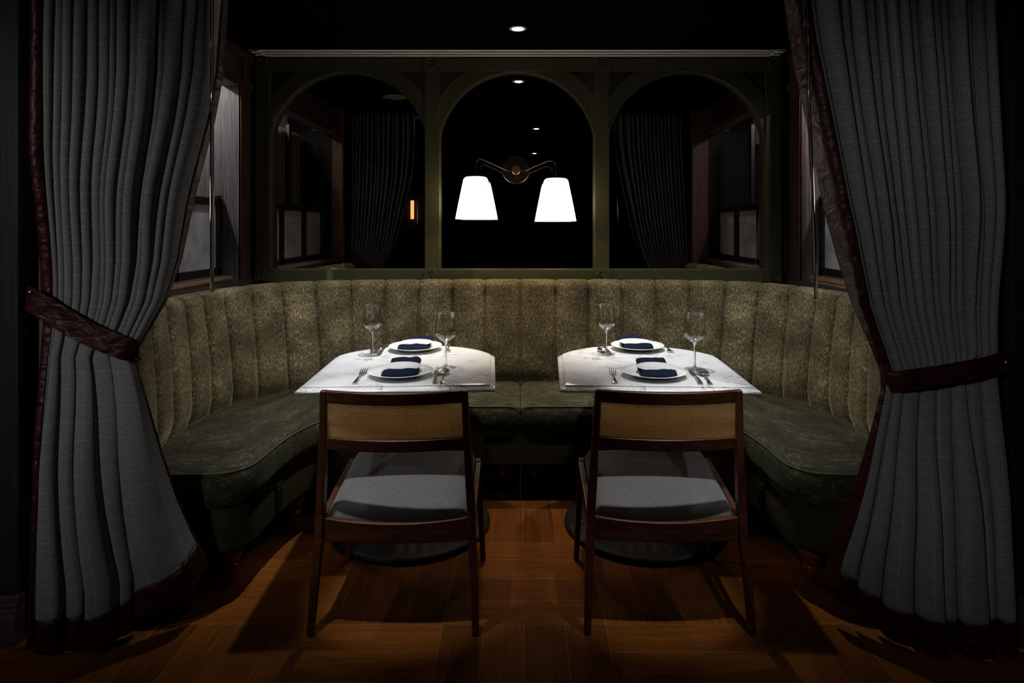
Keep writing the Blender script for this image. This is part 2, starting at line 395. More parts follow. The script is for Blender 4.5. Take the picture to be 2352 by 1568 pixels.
# ================================================================== SETTING
WX = 1.543; MIRY = 3.665
struct('floor', MB().box((-4, -6, -0.1), (4, 3.8, 0)), 'floor')
struct('ceiling', MB().box((-4, -6, CEIL), (4, 3.8, CEIL+0.1)), 'ceiling')
struct('wall_back', MB().box((-2.3, 3.68, 0), (2.3, 3.8, CEIL)), 'dark_oak_v')
struct('wall_rear', MB().box((-4, -6.1, 0), (4, -6, CEIL)), 'room_dark')
struct('wall_room_left', MB().box((-4.1, -6, 0), (-4, 2.0, CEIL)), 'room_dark')
struct('wall_room_right', MB().box((4, -6, 0), (4.1, 2.0, CEIL)), 'room_dark')
for sx, sd, xe in ((-1, 'left', 1.566), (1, 'right', 1.535)):
    def bx(a, b_, sx=sx): return (min(sx*a[0], sx*b_[0]), a[1], a[2]), (max(sx*a[0], sx*b_[0]), b_[1], b_[2])
    def sb(lst):
        m = MB()
        for a, b_ in lst: m.box(*bx(a, b_))
        return m
    # wall that faces the camera beside the curtains, with panel stiles
    struct('wall_front_'+sd, sb([((xe, 1.98, 0), (4, 2.02, CEIL)), ((xe, 1.955, 0.14), (xe+0.07, 1.98, CEIL)), ((xe+0.07, 1.955, 0.14), (4, 1.98, 0.27)), ((xe+0.5, 1.955, 0.14), (xe+0.57, 1.98, CEIL))]), 'front_oak', bevel=0.002)
    struct('baseboard_'+sd, sb([((xe-0.004, 1.938, 0), (4, 1.98, 0.115)), ((xe-0.004, 1.944, 0.115), (4, 1.98, 0.13)), ((xe-0.004, 1.950, 0.13), (4, 1.98, 0.15))]), 'dark_oak_h', bevel=0.003)
    struct('trim_jamb_'+sd, sb([((1.445 if sx > 0 else 1.49, 2.022, 0), (1.75, 2.075, CEIL))]), 'brown_oak', bevel=0.002)
    # side wall of the booth
    struct('wall_side_'+sd, sb([((WX, 2.075, 0), (1.62, 3.68, 1.0)), ((WX+0.012, 2.075, 2.09), (1.66, 3.68, CEIL)), ((WX+0.012, 3.50, 1.0), (1.62, 3.68, 2.09))]), 'dark_oak_v')
    # stiles and rails of that wall
    struct('trim_frieze_'+sd, sb([((WX-0.012, 2.08, CEIL-0.045), (WX+0.012, 3.66, CEIL-0.001)), ((WX-0.004, 2.08, 2.075), (WX+0.012, 3.66, 2.115))]
           + [((WX-0.002, yy, 2.115), (WX+0.012, yy+0.035, CEIL-0.045)) for yy in (2.25, 2.7, 3.1, 3.49)], ), 'red_oak', bevel=0.002)
    struct('trim_post_'+sd, sb([((WX-0.003, 3.46, 1.0), (WX+0.012, 3.535, 2.075)), ((WX-0.006, 3.645, 1.0), (WX+0.012, 3.664, 2.28))]), 'red_oak', bevel=0.002)
    # window recess
    struct('trim_recess_'+sd, sb([((WX+0.001, 3.46, 0.98), (1.578, 3.499, 2.074)), ]), 'brown_oak' if sx > 0 else 'jamb_oak', bevel=0.001)
    struct('wall_recess_'+sd, sb([((1.578, 3.462, 0.98), (2.0, 3.499, 2.10)), ((1.55, 2.075, 2.074), (1.64, 3.46, 2.088))]), 'jamb_oak')
    struct('trim_near_jamb_'+sd, sb([((1.578, 2.03, 0.98), (2.0, 2.078, 2.10))]), 'front_oak')
    struct('wall_beyond_'+sd, sb([((1.98, 1.5, 0.7), (2.02, 4.0, 1.99)), ((1.62, 2.0, 0.7), (2.0, 3.6, 0.72)), ((1.60, 3.50, 0.7), (2.0, 3.55, 2.4)), ((1.75, 1.5, 0.7), (2.0, 1.52, 2.4))]), 'stone')
    struct('wall_plaster_'+sd, sb([((1.97, 1.5, 1.985), (2.02, 4.0, 2.279)), ((1.66, 1.5, 2.268+0.01), (2.0, 4.0, 2.279))]), 'pale')
    # sash window, three lights
    win = empty('window_1' if sx < 0 else 'window_2', (sx*1.65, 2.77, 1.03), None, None); win['kind'] = 'structure'
    def loc(lst, ox=sx*1.65, oy=2.77, oz=1.03):
        m = sb(lst); m.v = [(x-ox, y-oy, z-oz) for x, y, z in m.v]; return m
    loc([((1.645, 2.08, 1.415), (1.675, 3.455, 1.455)), ((1.645, 2.08, 1.03), (1.675, 3.455, 1.075)),
         ((1.645, 3.410, 1.03), (1.675, 3.455, 1.47)), ((1.645, 2.955, 1.03), (1.675, 3.025, 1.455)), ((1.645, 2.50, 1.03), (1.675, 2.585, 1.455)), ((1.645, 2.08, 1.03), (1.675, 2.14, 1.455)),
         ]).build('window_frame', 'black_frame', win, bevel=0.003)
    loc([((1.76, 3.00, 1.03), (1.79, 3.05, 2.08)), ((1.76, 2.50, 1.03), (1.79, 2.55, 2.08))]).build('outer_frame', 'black_frame', win, bevel=0.003)
    for a, b_ in ((2.14, 2.50), (2.585, 2.955), (3.025, 3.41)):
        loc([((1.657, a, 1.075), (1.661, b_, 1.415))]).build('pane', 'frosted', win)
    loc([((1.555 if sx < 0 else 1.565, 2.08, 1.015), (1.66, 3.40, 1.035)), ((1.572, 2.08, 0.995), (1.66, 3.39, 1.015))]).build('window_sill', 'sill_oak', win, bevel=0.004)
    # strip light hidden above the recess, outside the sash
    st = empty('strip_light', (sx*1.92, 3.12, 2.262), 'concealed strip light above the '+sd+' window recess', 'lamp')
    MB().box((-0.02, -0.3, 0.0), (0.02, 0.3, 0.015)).build('housing', 'white_trim', st)
    MB().box((-0.015, -0.28, -0.004), (0.015, 0.28, 0.0)).build('lens', 'strip', st)
    la = lamp('strip_beam', 'AREA', (sx*1.92, 3.12, 2.254), 9.5 if sx < 0 else 9.5, (1.0, 0.95, 0.94), (sx*1.82, 2.8, 1.0), shape='RECTANGLE', size=1.1, size_y=0.03)
    la.rotation_euler = (0, sx*math.radians(25), 0); la.data.shape = 'RECTANGLE'; la.data.size = 0.03; la.data.size_y = 0.5

# ================================================================== MIRROR PANELLING
def mirror_wall():
    root = empty('arched_mirror_panel', (0, MIRY, 0.95), 'olive green panelled screen of three arched smoked mirrors behind the banquette', 'mirror')
    K = 3.63/F_PX
    def X(p): return (p-CX)*K
    def Z(q): return CAM_Z-(q-CY)*K-0.95
    posts = [(590, 623), (977, 1010.5), (1365, 1398.5), (1757, 1791)]
    ztop = CEIL-0.95-0.001
    for a, b_ in posts:
        MB().box((X(a), -0.055, Z(640)), (X(b_), 0.0, ztop)).build('post', 'green', root, bevel=0.0025)
    r = MB()
    MB().box((X(590), -0.050, Z(164.5)), (X(1791), 0.0, ztop)).build('top_rail', 'green', root, bevel=0.002)
    MB().box((X(590), -0.050, Z(668)), (X(1791), 0.0, Z(618))).build('bottom_rail', 'green', root, bevel=0.002)
    for a, b_ in posts:
        c = (a+b_)/2
        for q0, q1, qc in ((128, 164.5, 147), (616.5, 646, 632)):
            bl = MB().box((X(c-18.5), -0.060, Z(q1)), (X(c+18.5), -0.045, Z(q0) if q0 > 130 else ztop)); blk = bl.build('corner_block', 'green', root, bevel=0.002)
            ro = MB()
            cc = (X(c), -0.060, Z(qc)); R = 11.5*K
            ro.lathe([(R, 0.0), (R, 0.003), (R*0.93, 0.0055), (R*0.84, 0.003), (R*0.80, 0.0015), (R*0.2, 0.0015)], cc, 32, 'y')
            for k in range(20):
                g = 2*PI*k/20
                ro.tube([(cc[0]+math.cos(g)*R*t, cc[1]-0.0025, cc[2]+math.sin(g)*R*t) for t in (0.28, 0.76)], 0.0011, 5)
            ro.lathe([(0.0042, 0.0), (0.0042, 0.004), (0.003, 0.0065), (0.001, 0.0075)], cc, 16, 'y')
            ro.build('rosette', 'green', blk, smooth=True, auto=40)
    for a, b_ in ((623, 977), (1010.5, 1365), (1398.5, 1757)):
        xa, xb = X(a), X(b_); xc = (xa+xb)/2; hw = (xb-xa)/2
        MB().box((xa-0.01, 0.0, Z(640)), (xb+0.01, 0.006, ztop-0.02)).build('mirror_pane', 'mirror', root)
        R = 181*K; zc = Z(165)-R
        # spandrel board behind the arch band
        n = 48; ring = []
        a0 = math.acos(min(1, hw/R))
        inner = [(xc+R*math.cos(a0+(PI-2*a0)*i/n), zc+R*math.sin(a0+(PI-2*a0)*i/n)) for i in range(n+1)]
        def band(outer, y0, y1, nm):
            m = MB(); L = len(inner)
            vs = [(x, y0, z) for x, z in inner]+[(x, y0, z) for x, z in outer]+[(x, y1, z) for x, z in inner]+[(x, y1, z) for x, z in outer]
            fs = []
            for i in range(L-1):
                fs += [(i, i+1, L+i+1, L+i), (2*L+i, 3*L+i, 3*L+i+1, 2*L+i+1), (i, 2*L+i, 2*L+i+1, i+1), (L+i, L+i+1, 3*L+i+1, 3*L+i)]
            fs += [(0, L, 3*L, 2*L), (L-1, 3*L-1, 4*L-1, 2*L-1)]
            m.add(vs, fs); m.build(nm, 'green', root, bevel=0.0015)
        zt = Z(163)
        out = []
        for (x, z) in inner:
            dx, dz = x-xc, z-zc; s = 9
            if dz > 1e-6: s = min(s, (zt-zc)/dz)
            if abs(dx) > 1e-6: s = min(s, (hw+0.004)/abs(dx))
            out.append((xc+dx*max(s, 1.002), zc+dz*max(s, 1.002)))
        band(out, -0.018, -0.0005, 'spandrel')
        Ro = R+36*K; out2 = []
        for (x, z) in inner:
            dx, dz = x-xc, z-zc; s = Ro/R
            if dz > 1e-6: s = min(s, (zt-zc)/dz)
            if abs(dx) > 1e-6: s = min(s, (hw+0.004)/abs(dx))
            out2.append((xc+dx*max(s, 1.003), zc+dz*max(s, 1.003)))
        band(out2, -0.040, -0.018, 'arch')
mirror_wall()

# ceiling slot vent
def vent():
    root = empty('ceiling_vent', (0, 3.53, CEIL), 'long pale grey linear slot vent in the ceiling above the mirrors', 'vent')
    x0, x1 = -1.505, 1.475
    for a, b_ in ((3.467, 3.493), (3.519, 3.546), (3.573, 3.597)):
        MB().box((x0, a-3.53, -0.006), (x1, b_-3.53, -0.0005)).build('slat', 'vent', root, bevel=0.001)
    for xa, xb in ((x0, x0+0.05), (x1-0.05, x1)): MB().box((xa, -0.062, -0.006), (xb, 0.066, -0.0005)).build('end_frame', 'vent', root, bevel=0.001)
    MB().box((x0+0.01, -0.06, -0.002), (x1-0.01, 0.064, -0.0003)).build('slot', 'void', root)
vent()

def downlight(x, y, label):
    o = empty('downlight', (x, y, CEIL), label, 'lamp')
    MB().lathe([(0.044, -0.0003), (0.043, -0.004), (0.034, -0.006), (0.026, -0.003), (0.0245, -0.001)], (0, 0, 0), 40).build('trim_ring', 'white_trim', o, smooth=True)
    MB().lathe([(0.024, -0.002), (0.0235, -0.005), (0.012, -0.0065)], (0, 0, 0), 32).build('lens', 'lens', o, smooth=True)
    return o
d0 = downlight(LIGHTS[0][0], LIGHTS[0][1], 'small round recessed downlight glowing white in the ceiling above the banquette')
labs = ['small recessed downlight over the left marble table', 'small recessed downlight over the right marble table',
        'small recessed downlight just in front of the curtains, seen in the centre mirror', 'small recessed downlight deep in the room, lower of the two seen in the centre mirror',
        'added unseen fill downlight far left in the room, brightening the left curtain', 'added unseen fill downlight behind the camera, brightening the right curtain',
        'small recessed downlight over the left chair', 'small recessed downlight over the right chair']
for L, lb in zip(LIGHTS[1:], labs):
    copy_tree(d0, (L[0], L[1], CEIL), 0, lb)
for (x, y, lb) in ((-0.95, 2.60, 'round brown ceiling speaker seen in the left mirror'), (-0.95, -1.0, 'round grey ceiling speaker seen at the left edge of the centre mirror')):
    tag(MB().lathe([(0.09, 0), (0.088, -0.006), (0.082, -0.008), (0.02, -0.009)], (x, y, CEIL-0.0005), 40).build('ceiling_speaker', 'speaker', smooth=True), lb, 'speaker')

# ================================================================== SCONCE
def sconce():
    Y = 3.5
    root = empty('wall_sconce', (px(1185, 390, 3.655)[0], 3.655, px(1185, 390, 3.655)[2]), 'two-armed dark bronze wall sconce with glowing white opal shades on the centre mirror', 'lamp')
    O = Vector(root.location)
    def q(x, y, Yy=Y): return Vector(px(x, y, Yy))-O
    MB().lathe([(0.079, -0.006), (0.081, -0.002), (0.081, 0.008), (0.078, 0.010), (0.01, 0.0105)], (0, 0, 0), 64, 'y').build('backplate', 'bronze', root, smooth=True, auto=30)
    k = q(1185.2, 390.4)
    MB().lathe([(0.012, 0.0), (0.012, 0.12)], (0, 0, 0), 20, 'y').build('stem', 'bronze', root, smooth=True, auto=30)
    MB().lathe([(0.019, 0.115), (0.0235, 0.118), (0.0235, 0.160), (0.022, 0.163), (0.003, 0.164)], (k.x, 0, k.z), 40, 'y').build('knob', 'brass', root, smooth=True, auto=30)
    La = [(1180, 390.7), (1174.7, 390.7), (1163.8, 390), (1135.6, 377.7), (1112.5, 367.9), (1103.8, 364.7), (1096.6, 367.9), (1093.4, 374.8), (1092.3, 387.8), (1092.3, 404.5)]
    Ra = [(1190, 391.9), (1195.6, 391.9), (1206.5, 391.4), (1229.6, 380.6), (1254.2, 371.2), (1264.3, 368.7), (1273, 371.9), (1277.5, 380.6), (1277.5, 394), (1277.5, 408.3)]
    for arm, (sc, st, sb_) in ((La, (1092.4, 406.5, 503)), (Ra, (1277.2, 410, 508))):
        pts = [tuple(q(a, b_)) for a, b_ in arm]
        fine = [catmull(pts, i/4) for i in range(4*(len(pts)-1)+1)]
        MB().tube(fine, 0.0042, 12).build('arm', 'bronze', root, smooth=True)
        c = q(sc, st); H = (sb_-st)*Y/F_PX; s = Y/F_PX
        c.z = q(sc, st).z
        prof = []
        for t in range(7):
            g = t/6*PI/2*0.93; prof.append((28*s-9*s+9*s*math.sin(g), -9*s+9*s*math.cos(g)))
        prof = [(9.5*s, 0.0)]+prof
        prof += [(28*s+(46-28)*s*f, -9*s-(H-9*s)*f) for f in (0.25, 0.5, 0.75, 1.0)]
        sh = MB().lathe(prof, (0, 0, 0), 64, caps=False)
        so = sh.build('lamp_shade', 'shade', root, smooth=True, solid=0.003); so.location = c
        so['label'] = 'glowing opal glass shade'
        MB().lathe([(0.006, 0.010), (0.024, 0.005), (0.024, 0.0), (0.02, -0.002)], (0, 0, 0), 32).build('shade_cap', 'bronze', so, smooth=True, auto=30)
        bl = [(0.002, -0.075), (0.018, -0.085), (0.026, -0.105), (0.028, -0.12), (0.024, -0.138), (0.012, -0.15), (0.002, -0.152)]
        MB().lathe(bl, (0, 0, 0), 24).build('bulb', 'bulb', so, smooth=True)
        wpos = c+O
        lamp('sconce_bulb', 'POINT', (wpos.x, wpos.y, wpos.z-0.165), 2.6, (1.0, 0.72, 0.42), shadow_soft_size=0.02)
sconce()

# ================================================================== BANQUETTE
B_ = [(0, 3.407), (-.19, 3.40), (-.37, 3.39), (-.55, 3.37), (-.726, 3.34), (-.885, 3.29), (-1.02, 3.225), (-1.165, 3.165), (-1.276, 3.07), (-1.345, 2.95), (-1.380, 2.81), (-1.390, 2.65), (-1.378, 2.48), (-1.35, 2.32), (-1.31, 2.17)]
T_ = [(0, 3.50), (-.197, 3.498), (-.378, 3.49), (-.563, 3.48), (-.747, 3.465), (-.93, 3.44), (-1.11, 3.39), (-1.255, 3.30), (-1.345, 3.13), (-1.395, 2.95), (-1.418, 2.80), (-1.422, 2.65), (-1.415, 2.50), (-1.39, 2.34), (-1.36, 2.18)]
F_ = [(0, 2.94), (-.25, 2.94), (-.48, 2.93), (-.66, 2.89), (-.80, 2.80), (-.885, 2.68), (-.925, 2.54), (-.94, 2.40), (-.943, 2.27), (-.955, 2.205), (-1.0, 2.155), (-1.06, 2.14), (-1.16, 2.135), (-1.25, 2.135), (-1.33, 2.14)]
def banquette(sg, label):
    root = empty('banquette', (sg*0.7, 3.0, 0), label, 'sofa', 'velvet banquette halves')
    O = Vector(root.location)
    NK = 14; SUB = 14
    def fin(vs): return [(-sg*x-O.x, y-O.y, z-O.z) for x, y, z in vs]
    def flip(fs): return fs if sg < 0 else [tuple(reversed(f)) for f in fs]
    # backrest: vertical channels bulging between seams
    cols = []
    for k in range(NK):
        for q in (0, .025, .06, .11, .18, .28, .4, .5, .6, .72, .82, .89, .94, .975): cols.append((k+q, q))
    cols.append((NK, 0.0))
    rows = [('f', z) for z in (0.40, 0.44, 0.455, 0.47, 0.49, 0.53, 0.6, 0.68, 0.76, 0.84, 0.90, 0.94)] + [('r', a) for a in range(0, 181, 15)] + [('b', z) for z in (0.85, 0.5, 0.2)]
    vs = []; uv = []; arc = 0; pb = None
    for t, fr in cols:
        b = catmull(B_, t); tp = catmull(T_, t)
        b2 = catmull(B_, min(t+0.05, NK)); b1 = catmull(B_, max(t-0.05, 0))
        t2 = catmull(T_, min(t+0.05, NK)); t1 = catmull(T_, max(t-0.05, 0))
        if t >= NK-0.02: b1 = catmull(B_, NK-0.1); b2 = b; t1 = catmull(T_, NK-0.1); t2 = tp
        nb = Vector((b2[1]-b1[1], -(b2[0]-b1[0]), 0)).normalized(); nt_ = Vector((t2[1]-t1[1], -(t2[0]-t1[0]), 0)).normalized()
        # inward normals (towards the tables)
        if nb.dot(Vector((0, 2.4, 0))-Vector((b[0], b[1], 0))) < 0: nb = -nb
        if nt_.dot(Vector((0, 2.4, 0))-Vector((tp[0], tp[1], 0))) < 0: nt_ = -nt_
        u = abs(2*fr-1); bul = (1-u**6.0)**0.5
        ce = sstep(0, 0.12, t)
        if pb is not None: arc += math.dist(tp, pb)
        pb = tp
        sv = 0; pp = None
        for kind, a in rows:
            if kind == 'f':
                s = (a-0.46)/0.50
                p = Vector((b[0]+(tp[0]-b[0])*s, b[1]+(tp[1]-b[1])*s, a)); n = nb.lerp(nt_, max(0, min(1, s))).normalized()
                base_pinch = 0.35+0.65*sstep(0.455, 0.52, a)
                p += n*(0.042*bul*base_pinch-0.025+0.010*math.sin(PI*max(0, min(1, s))))
            elif kind == 'r':
                g = math.radians(a); R = 0.048
                c0 = Vector((tp[0], tp[1], 0.955))-nt_*(R-0.004)
                rr = R*(0.80+0.22*bul); d = nt_*math.cos(g)*(rr+0.012*bul)+Vector((0, 0, 1))*math.sin(g)*rr
                p = c0+d
            else:
                p = Vector((tp[0], tp[1], a))-nt_*0.09
            if p.y > 3.60: p.y = 3.60
            if p.x < -1.535: p.x = -1.535
            if t == 0: p.x = -0.0012
            if pp is not None: sv += (p-pp).length
            pp = p
            vs.append(tuple(p)); uv.append((arc, sv))
    R_ = len(rows); fs = []
    for i in range(len(cols)-1):
        for j in range(R_-1): fs.append((i*R_+j, (i+1)*R_+j, (i+1)*R_+j+1, i*R_+j+1))
    fs.append(tuple(range(R_))); fs.append(tuple(reversed([(len(cols)-1)*R_+j for j in range(R_)])))
    m = MB(); m.v = fin(vs); m.f = flip(fs); m.build('backrest', 'velvet_back', root, smooth=True, uv=uv)
    # seat cushion
    NS = 84
    def FP(t): return catmull(F_, t)
    def outw(t):
        a = FP(max(0, t-0.05)); b = FP(min(14, t+0.05)); n = Vector((b[1]-a[1], -(b[0]-a[0]), 0)).normalized()
        c = Vector((-1.2, 3.2, 0))-Vector((*FP(t), 0))
        if t < 8.5: c = Vector((0, -1, 0)) if t < 2 else Vector((0.1, 2.2, 0))-Vector((*FP(t), 0)); return n if n.dot(c) > 0 else -n
        return n if n.dot(Vector((0.25, -1, 0))) > 0 else -n
    vs = []; uv = []; arc = 0; pb = None
    secs = 0
    for i in range(NS+1):
        t = i/NS*14; f = FP(t); tb = t
        b = catmull(B_, min(t, 14)); o = outw(t)
        if pb: arc += math.dist(f, pb)
        pb = f
        e = 1-math.exp(-(arc/0.022)**1.5) if arc < 0.2 else 1.0     # the cushion rounds off at the centre seam
        prof = []
        fz = Vector((f[0], f[1], 0)); bz = Vector((b[0], b[1], 0))
        for off, z in ((-0.03, 0.335), (0.002, 0.336), (0.010, 0.350), (0.015, 0.385), (0.013, 0.425), (0.004, 0.450), (-0.004, 0.456)):
            p = fz+o*(off-0.012*(1-e)); prof.append((p.x, p.y, z-(0.010*(1-e) if z > 0.40 else 0)))
        for g in (0.06, 0.14, 0.26, 0.40, 0.55, 0.70, 0.84, 0.94, 1.0, 1.06):
            p = fz.lerp(bz, g)
            z = 0.457+0.022*math.sin(PI*min(1, g))**0.6*1.0
            z += 0.004*noise.noise(Vector((p.x*6, p.y*6, 0)))*math.sin(PI*min(1, g))
            prof.append((p.x, p.y, z-0.026*(1-e)))
        sv = 0; pp = None
        for p in prof:
            if i == 0: p = (-0.0012, p[1], p[2])
            if pp: sv += math.dist(p, pp)
            pp = p; vs.append(p); uv.append((arc, sv))
        secs = len(prof)
    fs = []
    for i in range(NS):
        for j in range(secs-1): fs.append((i*secs+j, i*secs+j+1, (i+1)*secs+j+1, (i+1)*secs+j))
    fs.append(tuple(range(secs))); fs.append(tuple(reversed([NS*secs+j for j in range(secs)])))
    m = MB(); m.v = fin(vs); m.f = flip(fs); cush = m.build('seat_cushion', 'velvet_seat', root, smooth=True, uv=uv)
    # piping along the front edge of the cushion
    pts = []
    for i in range(NS+1):
        t = i/NS*14; f = Vector((*FP(t), 0)); o = outw(t); ee = 1 if i > 2 else 0.3+0.3*i
        p = f+o*0.002; pts.append((p.x, p.y, 0.456-(0.010 if i == 0 else 0)))
    m = MB().tube(pts, 0.0028, 8); m.v = fin(m.v); m.build('piping', 'piping', cush, smooth=True)
    # upholstered base
    vs = []; rws = ((-0.10, 0.178), (-0.012, 0.178), (-0.004, 0.184), (-0.002, 0.25), (-0.004, 0.33), (-0.03, 0.334))
    for i in range(NS+1):
        t = i/NS*14; f = Vector((*FP(t), 0)); o = outw(t)
        for off, z in rws:
            p = f+o*off; x = p.x
            if i == 0: x = -0.0012
            vs.append((x, p.y, z))
    L = len(rws); fs = []
    for i in range(NS):
        for j in range(L-1): fs.append((i*L+j, i*L+j+1, (i+1)*L+j+1, (i+1)*L+j))
    # underside plate
    n0 = len(vs)
    for i in range(NS+1):
        t = i/NS*14; b = catmull(B_, t); vs.append((b[0] if i else -0.0012, b[1], 0.18))
    for i in range(NS): fs.append((i*L, (i+1)*L, n0+i+1, n0+i))
    m = MB(); m.v = fin(vs); m.f = flip(fs); m.build('base', 'velvet_base', root, smooth=True, auto=50)
    # black plinth under the middle
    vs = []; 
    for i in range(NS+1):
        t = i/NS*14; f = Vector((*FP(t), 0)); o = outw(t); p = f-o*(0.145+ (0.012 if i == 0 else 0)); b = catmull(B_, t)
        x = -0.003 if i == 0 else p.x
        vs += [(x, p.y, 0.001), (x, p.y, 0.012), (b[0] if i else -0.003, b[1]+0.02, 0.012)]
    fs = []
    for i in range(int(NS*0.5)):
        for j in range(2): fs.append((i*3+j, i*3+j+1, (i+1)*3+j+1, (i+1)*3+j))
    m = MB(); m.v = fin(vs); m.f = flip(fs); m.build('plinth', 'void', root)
    prof = [(0.010, 0.0), (0.013, 0.004), (0.016, 0.02), (0.024, 0.048), (0.027, 0.058), (0.026, 0.067), (0.021, 0.071), (0.022, 0.075), (0.030, 0.082), (0.037, 0.096), (0.0405, 0.115), (0.040, 0.13), (0.035, 0.142), (0.027, 0.148), (0.030, 0.152), (0.030, 0.178)]
    for fx, fy, z in ((-0.075, 3.15, 0.010), (-0.075, 3.33, 0.010), (-1.057, 2.29, 0.0), (-1.28, 2.29, 0.0), (-0.98, 2.72, 0.0), (-0.75, 3.02, 0.010)):
        pr = [(r, h+z) if h+z < 0.178 else (r, 0.178) for r, h in prof]
        x = fx if sg < 0 else -fx-0.0
        MB().lathe(pr, (x-O.x, fy-O.y, -O.z), 28).build('leg', 'foot_wood', root, smooth=True, auto=60)
    # power socket set into the base
    tx, ty = -0.940, 2.44
    s = MB().box((tx-0.001, ty-0.03, 0.215), (tx+0.006, ty+0.03, 0.305)).box((tx+0.006, ty-0.022, 0.235), (tx+0.008, ty+0.022, 0.285))
    s.v = fin(s.v); so = s.build('socket', 'plastic', root, bevel=0.002); so['label'] = 'black power socket'
banquette(-1, 'left half of the olive green velvet channel-back banquette, curving round the left table')
banquette(1, 'right half of the olive green velvet channel-back banquette, curving round the right table')

# ================================================================== TABLES
def table(loc, rz, label, disc):
    root = empty('marble_table', (loc[0], loc[1], 0), label, 'table', 'marble dining tables', rz)
    hw, yc = 0.32, 0.52; sag = 0.215; R = (hw*hw+sag*sag)/(2*sag); cy = yc+sag-R
    pts = [(-hw, 0.0), (hw, 0.0)]
    a0 = math.atan2(yc-cy, hw)
    n = 40
    for i in range(n+1):
        a = a0+(PI-2*a0)*i/n; pts.append((R*math.cos(a), cy+R*math.sin(a)))
    # resample with intermediate points on straight edges
    P = []
    def seg(a, b_, k):
        for i in range(k): P.append((a[0]+(b_[0]-a[0])*i/k, a[1]+(b_[1]-a[1])*i/k))
    seg(pts[0], pts[1], 16); seg(pts[1], pts[2], 12)
    P += pts[2:-1]; seg(pts[-1], pts[0], 12)
    n = len(P); nrm = []
    for i in range(n):
        a, b_ = P[i-1], P[(i+1) % n]; c = P[i]
        n1 = Vector((c[1]-a[1], -(c[0]-a[0]))).normalized(); n2 = Vector((b_[1]-c[1], -(b_[0]-c[0]))).normalized()
        m = (n1+n2); m = m/max(0.3, m.dot(n1)); nrm.append(m)
    prof = [(-0.02, 0.7500), (0.0, 0.7500), (0.0015, 0.7495), (0.002, 0.7470), (0.0025, 0.7450), (0.006, 0.7425), (0.012, 0.7410), (0.017, 0.7400), (0.0205, 0.7375), (0.022, 0.7340), (0.0205, 0.7300), (0.016, 0.7275), (0.010, 0.7265), (-0.02, 0.7265)]
    rings = [[(P[i][0]+nrm[i][0]*o, P[i][1]+nrm[i][1]*o, z) for i in range(n)] for o, z in prof]
    MB().sections(rings).build('tabletop', 'marble', root, smooth=True, auto=35)
    dx, dy = disc
    MB().lathe([(0.14, 0.7265-0.012), (0.14, 0.726), (0.135, 0.7264)], (dx, dy, 0), 40).build('mounting_plate', 'iron', root)
    MB().lathe([(0.075, 0.05), (0.05, 0.075), (0.036, 0.11), (0.034, 0.60), (0.042, 0.66), (0.07, 0.705), (0.12, 0.714)], (dx, dy, 0), 40).build('column', 'iron', root, smooth=True, auto=50)
    # fluted round base
    vs = []; NA = 160
    rp = [(0.34, 0.0), (0.34, 0.012), (0.335, 0.020), (0.325, 0.024), (0.30, 0.026), (0.285, 0.026), (0.20, 0.040), (0.11, 0.058), (0.07, 0.066)]
    for r, h in rp:
        for i in range(NA):
            a = 2*PI*i/NA; d = 0.0
            if 0.09 < r < 0.29: d = 0.008*abs(math.sin(a*16))**0.7-0.004
            vs.append((dx+r*math.cos(a), dy+r*math.sin(a), h+(d if r != 0.285 else d*0.5)))
    fs = []
    for k in range(len(rp)-1):
        for i in range(NA):
            j = (i+1) % NA; fs.append((k*NA+i, k*NA+j, (k+1)*NA+j, (k+1)*NA+i))
    fs.append(tuple(reversed(range(NA)))); fs.append(tuple((len(rp)-1)*NA+i for i in range(NA)))
    MB().add(vs, fs).build('base', 'iron', root, smooth=True, auto=50)
    return root
TL = table((-0.4275, 2.17), math.radians(2.6), 'left white marble table with a rounded far end and ogee edge', (-0.02, 0.57))
TR = table((0.479, 2.165), math.radians(-2.5), 'right white marble table with a rounded far end and ogee edge', (0.03, 0.57))
TZ = 0.7502

